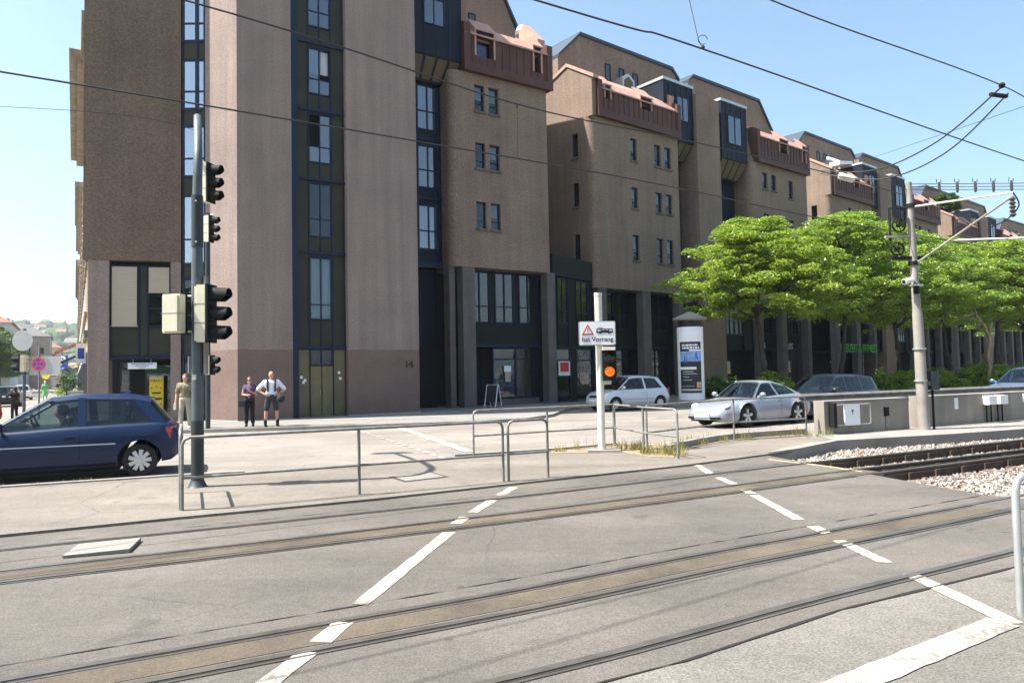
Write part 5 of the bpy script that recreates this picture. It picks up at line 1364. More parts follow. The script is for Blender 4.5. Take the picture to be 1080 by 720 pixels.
    # lamps, bumpers and small things
    def side_strip(nm, m, x0, x1, z, h, th=.006, n=16):
        for s in (1, -1):
            mb = MB(); ra = []; rb = []
            for x in np.linspace(x0, x1, n):
                hw, zt, z0 = lerp_tab(hwt, x), lerp_tab(top, x), lerp_tab(zbt, x); hg = zt - z0
                fl = 0
                for c in xw: fl = max(fl, S.get('flare', .015) * max(0, 1 - (abs(x - c) / (Ra * 1.5)) ** 2))
                def yy(zz):
                    tab = [(z0 + .1, hw - .02 + fl), (z0 + .3 * hg, hw + fl), (z0 + .52 * hg, hw + .003 + fl * .8), (z0 + .76 * hg, hw - .018 + fl * .3), (zt - .055, hw - .05)]
                    for (a, va), (bq, vb) in zip(tab[:-1], tab[1:]):
                        if zz <= bq: return va + (vb - va) * max(0, (zz - a) / (bq - a))
                    return tab[-1][1]
                ra.append((x, s * (yy(z) + th), z)); rb.append((x, s * (yy(z + h) + th), z + h))
            mb.grid([[(x, y - s * (th + .01), z) for x, y, z in ra], ra, rb, [(x, y - s * (th + .01), z) for x, y, z in rb]]); mb.build(nm, m, t)
    for (x0, x1, z, h, m, nm) in S.get('strips', ()): side_strip(nm, m, x0, x1, z, h)
    # door shut lines
    for xd in S.get('seams', ()):
        for s in (1, -1):
            mb = MB(); pts = []
            for f in np.linspace(.08, .97, 9):
                hw, zt, z0 = lerp_tab(hwt, xd), lerp_tab(top, xd), lerp_tab(zbt, xd); hg = zt - z0; z = z0 + .1 + (zt - z0 - .1) * f
                tab = [(z0 + .1, hw - .02), (z0 + .3 * hg, hw), (z0 + .52 * hg, hw + .003), (z0 + .76 * hg, hw - .018), (zt - .055, hw - .05), (zt, hw - .1)]
                y = tab[-1][1]
                for (a, va), (bq, vb) in zip(tab[:-1], tab[1:]):
                    if z <= bq: y = va + (vb - va) * max(0, (z - a) / (bq - a)); break
                pts.append((xd, s * (y + .003), z))
            mb.grid([[(x - .006, y, z) for x, y, z in pts], [(x + .006, y, z) for x, y, z in pts]]); mb.build('door_gap', 'black', t)
    for xd, z in S.get('handles', ()):
        for s in (1, -1): MB().box(xd - .08, xd + .08, s * (lerp_tab(hwt, xd) - .02) - .02, s * (lerp_tab(hwt, xd) - .02) + .025, z, z + .03).build('door_handle', paint if S.get('hp') else 'black', t)
    for e in S.get('ends', ()):
        # (name, material, x, y0, y1, z0, z1, thickness, mirrored) plates hugging the end face
        nm, m, x, y0, y1, z0, z1, th, mir, sl = e[:10]
        for s in ((1, -1) if mir else (1,)):
            sg = 1 if x > 0 else -1
            mb = MB(); n = 6
            fr = []; bk = []
            for q in range(n + 1):
                y = y0 + (y1 - y0) * q / n; xx = x - sg * sl * max(0, (y - .35)) ** 1.3
                fr.append((xx, s * y)); bk.append((xx - sg * th, s * y))
            dz = e[10] if len(e) > 10 else 0
            rws = [[(a - sg * .0, y, z0) for a, y in fr], [(a - sg * dz, y, z1) for a, y in fr], [(a - sg * dz, y, z1) for a, y in bk], [(a, y, z0) for a, y in bk]]
            mb.grid(rws + [rws[0]]); mb.poly([rws[k][0] for k in range(4)]); mb.poly([rws[k][-1] for k in range(4)])
            mb.build(nm, m, t, smooth=40)
    xm = pl[0][0] - .22
    for s in (1, -1):
        mb = MB(); mb.ball((xm, s * (beltw(xm) + .17), lerp_tab(top, xm) + .09), .1, 12, sq=(.75, 1.0, .72)); mb.tube([(xm, s * (beltw(xm) - .0), lerp_tab(top, xm) + .02), (xm, s * (beltw(xm) + .12), lerp_tab(top, xm) + .06)], .03, 6); mb.build('mirror', paint if S.get('mp', 1) else 'black', t, smooth=60)
    # cabin
    zt = lerp_tab(top, 0)
    for x in S.get('seats', (.05, -.75)):
        for s in (1, -1):
            mb = MB(); mb.hexa([(x - .10, s * .36 - .22, zt - .1), (x + .04, s * .36 - .22, zt - .1), (x + .04, s * .36 + .22, zt - .1), (x - .10, s * .36 + .22, zt - .1)], [(x - .2, s * .36 - .18, zt + .14), (x - .1, s * .36 - .18, zt + .14), (x - .1, s * .36 + .18, zt + .14), (x - .2, s * .36 + .18, zt + .14)])
            mb.box(x - .22, x - .14, s * .36 - .11, s * .36 + .11, zt + .17, zt + .32); mb.build('seat', 'seat', t)
    mb = MB(); x0 = pl[0][0] - .12; mb.hexa([(x0 - .45, -.6, zt - .05), (x0 + .2, -.6, zt - .05), (x0 + .2, .6, zt - .05), (x0 - .45, .6, zt - .05)], [(x0 - .38, -.55, zt + .05), (x0, -.55, zt + .06), (x0, .55, zt + .06), (x0 - .38, .55, zt + .05)]); mb.build('dashboard', 'black', t)
    mb = MB(); cx, cz = x0 - .52, zt + .04
    mb.tube([(cx + .18 * math.sin(a) * .35, .36 + .18 * math.cos(a), cz + .18 * math.sin(a)) for a in [k * math.pi / 10 for k in range(21)]], .016, 6, cap=False); mb.tube([(cx, .19, cz), (cx, .53, cz)], .02, 6); mb.build('steering_wheel', 'black', t)
    return t

def car_at(wheel_pt, local, heading):
    a = math.atan2(heading[1], heading[0]); c, s = math.cos(a), math.sin(a)
    return (wheel_pt[0] - (local[0] * c - local[1] * s), wheel_pt[1] - (local[0] * s + local[1] * c)), a

HATCH = dict(L=3.74, xw=(-1.27, 1.11), rw=.285, wr=.56, flare=.012, spokes=9, sw=(.03, .045),
    top=[(-1.87, .66), (-1.84, .80), (-1.74, .90), (-1.5, .935), (-.4, .91), (.75, .86), (.98, .83), (1.55, .72), (1.80, .60), (1.87, .50)],
    hw=[(-1.87, .66), (-1.8, .76), (-1.6, .825), (-.6, .845), (.7, .84), (1.4, .80), (1.75, .70), (1.87, .55)],
    zb=[(-1.87, .34), (-1.75, .26), (-1.3, .20), (0, .18), (1.2, .20), (1.75, .24), (1.87, .32)],
    roof=[(-1.42, 1.325), (-1.0, 1.395), (-.3, 1.415), (.12, 1.375)],
    pillars=[(1.0, .14, .07, .07), (-.32, -.30, .14, .12), (-1.45, -1.12, .24, .26)],
    strips=[(-.9, 1.7, .585, .018, 'alloy', 'side_moulding'), (-.9, .75, .2, .05, 'black', 'sill_strip')], seams=(.82, -.36), handles=((-.22, .70),),
    ends=[('rear_bumper', 'p_blue', -1.90, 0, .74, .36, .58, .1, True, .35), ('tail_light', 'tail', -1.885, .56, .775, .64, .84, .08, True, .4), ('number_plate', 'white', -1.905, 0, .26, .44, .55, .02, True, 0),
          ('front_bumper', 'p_blue', 1.89, 0, .66, .30, .50, .1, True, .5), ('headlight', 'head', 1.80, .32, .66, .54, .68, .1, True, .6)], seats=(.0, -.85), mp=1)
CITY = dict(L=3.53, xw=(-1.17, 1.15), rw=.275, wr=.56, flare=.03, spokes=8, sw=(.03, .05),
    top=[(-1.765, .62), (-1.73, .80), (-1.64, .90), (-1.4, .93), (-.3, .90), (.72, .89), (.95, .88), (1.45, .78), (1.68, .66), (1.765, .52)],
    hw=[(-1.765, .66), (-1.7, .74), (-1.5, .80), (-.6, .815), (.7, .815), (1.4, .785), (1.66, .71), (1.765, .56)],
    zb=[(-1.765, .36), (-1.65, .27), (-1.2, .20), (0, .19), (1.2, .20), (1.65, .24), (1.765, .32)],
    roof=[(-1.30, 1.36), (-.8, 1.43), (-.1, 1.45), (.28, 1.41)],
    pillars=[(1.02, .30, .07, .07), (-.40, -.36, .09, .07), (-1.36, -1.02, .24, .24)],
    strips=[(-.85, .80, .47, .02, 'p_grey', 'side_moulding')], seams=(.80, -.44), handles=((-.30, .72),), hp=True,
    ends=[('rear_bumper', 'p_light', -1.79, 0, .72, .34, .54, .1, True, .35), ('tail_light', 'tail', -1.765, .55, .755, .60, .92, .08, True, .4, -.06), ('number_plate', 'white', -1.79, 0, .26, .62, .72, .03, True, 0),
          ('front_bumper', 'p_light', 1.79, 0, .68, .30, .50, .1, True, .5), ('headlight', 'head', 1.735, .40, .66, .56, .70, .12, True, .6, .05), ('grille', 'black', 1.76, 0, .34, .56, .66, .05, True, 0, .04), ('number_plate', 'white', 1.80, 0, .26, .40, .50, .02, True, 0)], seats=(.05, -.75))
SPORT = dict(L=4.25, xw=(-1.12, 1.15), rw=.315, wr=.50, flare=.055, tw=.24, spokes=5, sw=(.035, .055),
    top=[(-2.125, .60), (-2.08, .70), (-1.8, .82), (-1.3, .90), (-.7, .88), (.4, .83), (.75, .80), (1.2, .745), (1.65, .66), (2.0, .54), (2.125, .42)],
    hw=[(-2.125, .55), (-1.95, .72), (-1.5, .835), (-1.1, .86), (-.5, .835), (.4, .81), (1.0, .82), (1.5, .80), (1.9, .68), (2.08, .54), (2.125, .42)],
    zb=[(-2.125, .36), (-1.9, .24), (-1.2, .17), (0, .15), (1.2, .15), (1.9, .17), (2.125, .24)],
    roof=[(-1.30, 1.05), (-.9, 1.18), (-.35, 1.275), (.0, 1.28), (.16, 1.255)],
    pillars=[(.76, .18, .06, .06), (-.34, -.25, .06, .05), (-1.16, -.95, .36, .36)],
    strips=[(-.72, .70, .24, .03, 'p_silver', 'sill_strip')], seams=(.62, -.38), handles=((-.25, .70),), hp=True,
    ends=[('air_intake', 'black', 2.15, .30, .58, .25, .32, .03, True, .6), ('indicator', 'orange', 2.02, .52, .68, .40, .46, .06, True, .6), ('number_plate', 'white', 2.15, 0, .26, .31, .41, .02, True, 0), ('tail_light', 'tail', -2.11, 0, .64, .60, .70, .06, True, .4)], seats=(-.15,))
WAGON = dict(L=4.66, xw=(-1.40, 1.30), rw=.305, wr=.58, spokes=7, sw=(.035, .04),
    top=[(-2.33, .70), (-2.3, .88), (-2.2, .95), (-1.6, .965), (-.2, .94), (.72, .92), (1.0, .91), (1.9, .80), (2.2, .70), (2.33, .56)],
    hw=[(-2.33, .70), (-2.2, .80), (-1.9, .86), (-.6, .875), (.7, .87), (1.7, .84), (2.15, .74), (2.33, .58)],
    zb=[(-2.33, .36), (-2.2, .28), (-1.4, .22), (0, .20), (1.3, .21), (2.2, .26), (2.33, .34)],
    roof=[(-2.0, 1.40), (-1.2, 1.47), (-.3, 1.485), (.15, 1.44)],
    pillars=[(1.02, .17, .08, .08), (-.12, -.16, .09, .08), (-1.05, -1.05, .09, .08), (-2.05, -1.86, .18, .14)],
    strips=[(-2.0, 2.0, .52, .045, 'black', 'side_moulding')], seams=(.84, -.16, -1.08), handles=((-.04, .76), (-.95, .76)),
    ends=[('front_bumper', 'p_black', 2.36, 0, .72, .34, .54, .1, True, .5), ('headlight', 'head', 2.27, .38, .70, .60, .74, .1, True, .5, .04), ('grille', 'black', 2.30, 0, .36, .60, .72, .05, True, 0, .03), ('number_plate', 'white', 2.37, 0, .26, .40, .50, .02, True, 0), ('rear_bumper', 'p_black', -2.36, 0, .76, .36, .56, .1, True, .35), ('tail_light', 'tail', -2.335, .6, .79, .66, .90, .08, True, .4), ('number_plate', 'white', -2.36, 0, .26, .7, .81, .03, True, 0)], seats=(.05, -.85))

loc, a = car_at((-6.48, 12.70), (-1.27, .83), (-.925, -.38))
make_car('hatchback', 'dark blue three door hatchback driving off to the left in front of the corner shop', HATCH, 'p_blue', loc, a)
BLUE_LOC, BLUE_A = loc, a
make_car('hatchback', 'small silver three door hatchback parked in the shade behind the cream sign post', CITY, 'p_light', (4.95, 31.75), math.atan2(-.46, -.89))
loc, a = car_at((8.55, 21.95), (-1.12, .88), (-.83, -.56))
make_car('sports_car', 'silver rear engined sports coupe with round headlights driving behind the pale railing', SPORT, 'p_silver', loc, a)
SPORTS = [o for o in COL.objects if o.name.startswith('sports_car')][0]
for s in (1, -1):
    hl = MB(); hl.ball((1.735, s * .565, .585), .135, 16, sq=(1.25, .82, .72)); h_ = hl.build('headlight', 'head', SPORTS, smooth=60)
    MB().tube([(1.735 + .168 * math.cos(a) * .98, s * .565 + .112 * math.sin(a), .60 + .0 - .075 * math.cos(a)) for a in [k * math.pi / 12 for k in range(25)]], .009, 6, cap=False).build('headlight_rim', 'black', h_)
cw = make_car('estate_car', 'black estate car following the silver sports coupe, half hidden by the guard rail', WAGON, 'p_black', (10.55, 24.9), math.atan2(-.56, -.83)); cw.location.z = -.09
l = MB(); l.ball((2.26, -.52, .67), .11, 10, sq=(.5, 1.4, .8)) if 0 else l.lathe([(0, 2.31), (.09, 2.30), (.11, 2.25)], 16, (0, .52, .67), 'x'); l.build('lit_headlight', mat('lit_headlamp', (.9, .9, .9), .2, emit=((1, .85, .65), 2.2)), cw)
make_car('estate_car', 'blue car at the right edge, only its roof showing above the concrete wall', dict(WAGON), 'p_lblue', (19.9, 28.2), math.atan2(-.52, -.85))
# cars in the left street (shared shapes, own paint)
protos = {}
def far_car(spec, key, paint, loc, rz, label, name='parked_car'):
    if key not in protos:
        protos[key] = make_car(name, label, spec, paint, loc, rz); return protos[key]
    c = dup(protos[key]); c.name = name; c.location = (*loc, 0); c.rotation_euler = (0, 0, rz); c['label'] = label
    for k in KIDS().get(c.name, ()):
        if k.type == 'MESH' and k.data.materials:
            for sl in k.material_slots:
                if sl.material and sl.material.name.endswith('_car_paint'):
                    sl.link = 'OBJECT'; sl.material = M[paint]
    return c
sda = math.atan2(SD.y, SD.x)
x, y = street_pt(34, 4.6); far_car(WAGON, 'w', 'p_black', (x, y), sda, 'dark car seen from behind beside the two walkers in the left street')
x, y = street_pt(46, 8.4); far_car(WAGON, 'w', 'p_red', (x, y), sda, 'dark red car in the left street beyond the traffic light')
x, y = street_pt(48, 13.2); far_car(WAGON, 'w', 'p_grey', (x, y), sda + math.pi, 'grey car on the far side of the left street, beside the white one')
x, y = street_pt(52, 16.6); far_car(WAGON, 'w', 'p_lblue', (x, y), sda + math.pi, 'blue grey car at the left edge under the street trees')
x, y = street_pt(58, 5.0); far_car(WAGON, 'w', 'p_white', (x, y), sda, 'white car parked farther down the left street by the house fronts')
x, y = street_pt(76, 8.0); far_car(WAGON, 'w', 'p_silver', (x, y), sda, 'silver car far down the left street, highest in the queue')
far_car(WAGON, 'w', 'p_red', (-21.6, 27.2), R(170) , 'red car at the left edge of the picture, mostly hidden behind the blue hatchback')

# ------------------------------------------------------------------ people
def person(label, loc, rz, h, clothes, arms, far=False, hair='hair', bald=False, glasses=False, hold=None, skirt=False, stance=.11, group=None, lean=0., skin='skin', female=False):
    t = thing('person', label, 'person', loc, rz, group); k = h / 1.75
    sw = .165 if female else .19
    J = {}
    def V(*a): return Vector(a) * k
    hipL, hipR = V(0, .085, .92), V(0, -.085, .92); kL, kR = V(.03, stance, .50), V(.035, -stance, .50); aL, aR = V(0, stance * 1.15, .085), V(.0, -stance * 1.15, .085)
    sh = {1: V(-.0, sw, 1.425), -1: V(-.0, -sw, 1.425)}
    A = {}
    for s in (1, -1):
        m = arms[0] if s == 1 else arms[1]
        if m == 'down': A[s] = (V(-.03, s * (sw + .07), 1.13), V(.04, s * (sw + .09), .88), Vector((.05, 0, -1)))
        elif m == 'hip': A[s] = (V(-.10, s * (sw + .23), 1.17), V(.06, s * (sw + .0), 1.02), Vector((.5, -s * .75, -.2)))
        elif m == 'chest': A[s] = (V(.02, s * (sw + .06), 1.14), V(.22, s * (sw - .14), 1.27), Vector((.1, -s * .4, .8)))
        elif m == 'waist': A[s] = (V(-.02, s * (sw + .08), 1.14), V(.20, s * (sw - .09), 1.12), Vector((.4, -s * .9, .0)))
        elif m == 'ear': A[s] = (V(.16, s * (sw + .14), 1.30), V(.10, s * .13, 1.55), Vector((-.1, -s * .2, .9)))
        elif m == 'wheel': A[s] = (V(.18, s * (sw + .08), 1.18), V(.42, s * (sw - .02), 1.22), Vector((.8, 0, .3)))
    b = MB()
    C = b.capsule
    C(V(0, 0, .96), V(0, 0, 1.12), .135 * k, .125 * k); C(V(0, 0, 1.10), V(0, 0, 1.32), .125 * k, .145 * k)
    C(V(0, -sw * .55, 1.34), V(0, sw * .55, 1.34), .125 * k, .125 * k); C(V(0, -sw * .8, 1.41), V(0, sw * .8, 1.41), .065 * k, .065 * k)
    C(V(-.01, 0, 1.42), V(.005, 0, 1.56), .062 * k, .055 * k)
    hd = V(.015, 0, 1.645)
    b.ball(hd, .098 * k, 18, sq=(1.02, .82, 1.16)); C(V(.05, 0, 1.565), V(.06, 0, 1.575), .05 * k, .045 * k)
    b.ball(V(.118, 0, 1.635), .017 * k, 8, sq=(1, .8, 1.5)); 
    for s in (1, -1): b.ball(V(.0, s * .083, 1.64), .022 * k, 8, sq=(.8, .4, 1.3)); 
    for hp, kn, an in ((hipL, kL, aL), (hipR, kR, aR)):
        C(hp, kn, .088 * k, .056 * k); C(kn, kn.lerp(an, .35), .054 * k, .056 * k); C(kn.lerp(an, .35), an, .056 * k, .038 * k); C(an + V(-.02, 0, -.045), an + V(.15, .01, -.055), .04 * k, .03 * k)
    for s in (1, -1):
        el, wr, hdv = A[s]; C(sh[s], el, .052 * k, .042 * k); C(el, wr, .042 * k, .027 * k)
        hv = hdv.normalized(); pc = wr + hv * .06 * k; C(wr, wr + hv * .085 * k, .028 * k, .036 * k)
        side = hv.cross(Vector((1, 0, 0))); side = side.normalized() if side.length > .1 else Vector((0, 1, 0))
        if not far:
            nrm = hv.cross(side)
            for q, ln in zip((-1.5, -.5, .5, 1.5), (.062, .078, .074, .058)):
                base = wr + hv * .09 * k + side * q * .019 * k; mid = base + hv * ln * .55 * k; tip = mid + (hv * .8 + nrm * .45 * -s).normalized() * ln * .5 * k
                C(base, mid, .0095 * k, .0088 * k, 8); C(mid, tip, .0088 * k, .0075 * k, 8)
            tb = wr + hv * .04 * k + side * .03 * k; tm = tb + (hv + side * .9).normalized() * .04 * k; C(tb, tm, .0115 * k, .01 * k, 8); C(tm, tm + hv * .03 * k, .01 * k, .008 * k, 8)
    remesh(b, 'body', skin, t, .015 if far else .0085, 3)
    # clothes
    top, bot, shoe = clothes['top'], clothes['bottom'], clothes['shoes']
    c = MB(); C = c.capsule; g = .016 * k
    C(V(0, -.05, 1.06), V(0, .05, 1.06), .118 * k + g, .118 * k + g); C(V(0, 0, 1.08), V(0, 0, 1.12), .118 * k + g, .127 * k + g); C(V(0, 0, 1.10), V(0, 0, 1.32), .127 * k + g, .145 * k + g); C(V(0, -sw * .55, 1.34), V(0, sw * .55, 1.34), .125 * k + g, .125 * k + g); C(V(0, -sw * .85, 1.41), V(0, sw * .85, 1.41), .066 * k + g, .066 * k + g)
    for s in (1, -1):
        el, wr, _ = A[s]; e2 = sh[s].lerp(el, clothes.get('sleeve', .75)); C(sh[s], e2, .056 * k + g, .055 * k + g)
        if clothes.get('sleeve', .75) >= 1: C(el, el.lerp(wr, .9), .05 * k + g, .035 * k + g)
    remesh(c, 'shirt', top, t, .016 if far else .012, 2)
    c = MB(); C = c.capsule; lf = clothes.get('leg', .93)
    C(V(0, -.04, .95), V(0, .04, .95), .135 * k + g * .6, .135 * k + g * .6)
    if skirt: c.tube([V(0, 0, 1.0), V(0, 0, .75), V(0, 0, .48)], [.14 * k, .19 * k, .22 * k], 16)
    else:
        for hp, kn, an in ((hipL, kL, aL), (hipR, kR, aR)):
            C(hp, hp.lerp(kn, min(1, lf * 2)), .098 * k + g * .4, (.075 if lf < .6 else .068) * k + g * .4)
            if lf > .55: C(kn, kn.lerp(an, (lf - .5) * 2), .068 * k + g * .4, .062 * k + g * .4)
    remesh(c, 'skirt' if skirt else ('shorts' if lf < .6 else 'trousers'), bot, t, .016 if far else .012, 2)
    for an in (aL, aR):
        s = MB(); s.capsule(an + V(-.035, 0, -.035), an + V(.175, .012, -.045), .05 * k, .04 * k); 
        if clothes.get('sock'): s.capsule(an + V(0, 0, 0), an + V(0.005, 0, .13), .048 * k, .052 * k)
        o = s.build('shoe', shoe, t, smooth=60)
    if not bald:
        hm = MB(); hm.ball(hd + V(-.018, 0, .022), .104 * k, 16, sq=(1.0, .9, 1.1)); 
        if female: hm.capsule(hd + V(-.05, 0, 0), hd + V(-.06, 0, -.14 if hair != 'hair' else -.10), .075 * k, .06 * k)
        m2 = hm.build('hair', hair, t, smooth=60)
    else:
        hm = MB(); hm.lathe([(.086, -.05), (.093, .0), (.085, .03)], 14, hd + V(-.02, 0, 0), 'z', a0=R(70), a1=R(290)); hm.build('hair', 'hair_g', t, smooth=60)
    e = MB()
    for s in (1, -1): e.ball(hd + V(.092, s * .034, .012), .011 * k, 8)
    e.build('eyes', 'ink', t)
    q = MB(); q.ball(hd + V(.094, 0, -.055), .012 * k, 8, sq=(.6, 2, .5)); q.build('mouth', 'f_pink', t)
    if glasses:
        gq = MB()
        for s in (1, -1): gq.lathe([(.0, .109), (.028, .105)], 12, hd + V(0, s * .036, .014), 'x')
        gq.build('sunglasses', 'ink', t)
    return t, k

p1, k = person('man in olive polo shirt and pale trousers standing left of the traffic light mast', (-10.55, 23.55, .1), R(-78), 1.74, dict(top='olive_shirt', bottom='stone_trousers', shoes='white', sleeve=.8), ('down', 'down'), bald=False, hair='hair_g', stance=.12)
p2, k = person('woman in sunglasses, purple sleeveless top and black trousers, standing by the pink pier', (-8.68, 24.1, .1), R(-80), 1.60, dict(top='purple', bottom='blackcloth', shoes='blackcloth', sleeve=.12), ('chest', 'waist'), hair='hair_g', glasses=True, female=True, stance=.10)
p3, k = person('bald man in white shirt and shorts, hands on hips, beside the woman in purple', (-7.88, 23.85, .1), R(-70), 1.78, dict(top='white_shirt', bottom='darkshorts', shoes='blackcloth', sleeve=.85, leg=.44, sock=True), ('hip', 'hip'), bald=True, skin='skin_red', stance=.16)
st = MB()
for s in (1, -1): st.tube([(.10, s * .11, 1.12), (.172, s * .115, 1.32), (.10, s * .12, 1.50), (-.05, s * .12, 1.50), (-.15, s * .11, 1.35)], .028, 6)
st.build('backpack_strap', 'bag', p3)
pk = MB(); pk.box(-.36, -.165, -.15, .15, 1.05, 1.48); tag(pk.build('backpack', 'bag'), 'black backpack on the back of the man in the white shirt', 'backpack').matrix_world = Matrix.Translation(p3.location) @ Matrix.Rotation(p3.rotation_euler.z, 4, 'Z')
bg = MB(); bg.hexa([(-.10, -.06, 0), (.10, -.06, 0), (.10, .06, 0), (-.10, .06, 0)], [(-.11, -.07, .2), (.11, -.07, .2), (.11, .07, .2), (-.11, .07, .2)]); bg.tube([(0, -.02, .2), (0, -.02, .45)], .01, 6)
o = tag(bg.build('shoulder_bag', 'bag'), 'dark shoulder bag hanging at the hip of the woman in purple', 'bag'); o.location = (-8.86, 23.95, .74)
bg = MB(); bg.ball((0, 0, 0), .16, 12, sq=(.8, 1, .9)); bg.tube([(0, 0, .1), (-.05, .02, .3)], .012, 6)
o = tag(bg.build('camera_bag', 'bag'), 'black camera bag at the hip of the man in the white shirt', 'bag'); o.location = (-7.52, 23.68, 1.0)
bt = MB(); bt.box(-.04, .04, -.015, .015, -.1, .08); o = tag(bt.build('paper_bag', 'plinth'), 'pale folded paper in the hand of the man in the olive shirt', 'paper'); o.location = (-10.82, 23.40, .82)
person('person with long dark hair all in black, phoning at the left edge', (-22.0, 32.3, 0), R(160), 1.50, dict(top='blackcloth', bottom='blackcloth', shoes='blackcloth', sleeve=1.0), ('ear', 'ear'), far=True, female=True)
x, y = street_pt(42.5, 2.6); person('walker in a bright green dress far down the left street', (x, y, .1), sda, 1.72, dict(top='green_dress', bottom='green_dress', shoes='khaki', sleeve=.5), ('down', 'down'), far=True, hair='f_cream', skirt=True, female=True)
x, y = street_pt(43.5, 1.55); person('walker in dark top and pale trousers beside the one in the green dress', (x, y, .1), sda, 1.75, dict(top='blackcloth', bottom='khaki', shoes='khaki', sleeve=.7), ('down', 'down'), far=True)
x, y = street_pt(48, .9); person('walker in blue close to the green bush in the left street', (x, y, .1), sda, 1.7, dict(top='poster_sky', bottom='poster_blue', shoes='khaki', sleeve=.7), ('down', 'down'), far=True)
# driver of the blue hatchback
def driver():
    ca, sa = math.cos(BLUE_A), math.sin(BLUE_A)
    lx, ly = .02, .33
    t = thing('person', 'dark silhouetted driver inside the blue hatchback, arms to the steering wheel', 'person', (BLUE_LOC[0] + lx * ca - ly * sa, BLUE_LOC[1] + lx * sa + ly * ca, 0), BLUE_A)
    b = MB(); C = b.capsule
    C((-.05, 0, .42), (-.10, 0, .72), .14, .15); C((-.10, -.12, .84), (-.10, .12, .84), .10, .10); C((-.08, 0, .88), (-.05, 0, 1.05), .06, .055)
    b.ball((-.03, 0, 1.14), .10, 14, sq=(1, .85, 1.15)); b.ball((.075, 0, 1.13), .018, 6)
    for s in (1, -1):
        C((-.1, s * .17, .86), (.12, s * .24, .72), .05, .042); C((.12, s * .24, .72), (.38, s * .15, .93), .04, .028); C((.38, s * .15, .93), (.44, s * .13, .97), .032, .03)
        for q in (-1, 0, 1, 2): C((.44, s * .13, .95 + q * .018), (.47, s * .09, .955 + q * .018), .009, .008, 6)
        C((0, s * .09, .42), (.38, s * .11, .50), .08, .06); C((.38, s * .11, .50), (.66, s * .1, .30), .055, .04)
    remesh(b, 'body', 'skin', t, .012, 3)
    c = MB(); C = c.capsule
    C((-.05, 0, .45), (-.10, 0, .72), .16, .17); C((-.10, -.13, .84), (-.10, .13, .84), .115, .115)
    for s in (1, -1): C((-.1, s * .17, .86), (.10, s * .235, .735), .064, .058)
    remesh(c, 'shirt', 'blackcloth', t, .014, 2)
    h = MB(); h.ball((-.055, 0, 1.165), .108, 14, sq=(1, .92, 1.08)); h.build('hair', 'hair', t, smooth=60)
driver()
# ------------------------------------------------------------------ plants
def leaf_mesh(name, centres, per, rad, flat, size, seed, m, droop=.25):
    """leaf sprays: each centre gets a loose flattened clump of small pointed leaves"""
    rng = np.random.default_rng(seed); C = np.array(centres); n = len(C) * per
    c = np.repeat(C, per, 0)
    d = rng.normal(size=(n, 3)); d /= np.linalg.norm(d, axis=1)[:, None]; rr = rng.random(n) ** .5
    p = c + d * (rr * rad)[:, None] * np.array([1, 1, flat]); p[:, 2] -= droop * rad * rr ** 2
    ax = rng.normal(size=(n, 3)); ax[:, 2] = ax[:, 2] * .35 - .25; ax /= np.linalg.norm(ax, axis=1)[:, None]
    up = rng.normal(size=(n, 3)) * .45 + np.array([0, 0, 1.]); sd = np.cross(ax, up); sd /= np.linalg.norm(sd, axis=1)[:, None]
    L = size * rng.uniform(.7, 1.35, n)[:, None]; W = L * .24
    v = np.stack([p - ax * L * .5, p + sd * W, p + ax * L * .5, p - sd * W], 1).reshape(-1, 3)
    me = bpy.data.meshes.new(name); me.vertices.add(4 * n); me.vertices.foreach_set('co', v.ravel()); me.loops.add(4 * n); me.loops.foreach_set('vertex_index', np.arange(4 * n)); me.polygons.add(n); me.polygons.foreach_set('loop_start', np.arange(0, 4 * n, 4)); me.polygons.foreach_set('loop_total', np.full(n, 4)); me.update(calc_edges=True)
    me.materials.append(M[m]); return me

def limb(mb, a, b, r0, r1, rng, n=5, wob=.12, m=0):
    a, b = Vector(a), Vector(b); L = (b - a).length; pts = [a]
    for k in range(1, n): pts.append(a.lerp(b, k / n) + Vector((rng.uniform(-1, 1), rng.uniform(-1, 1), rng.uniform(-.3, .6))) * wob * L / n * 1.6)
    pts.append(b); mb.tube(pts, [r0 + (r1 - r0) * k / n for k in range(n + 1)], 7, m); return pts

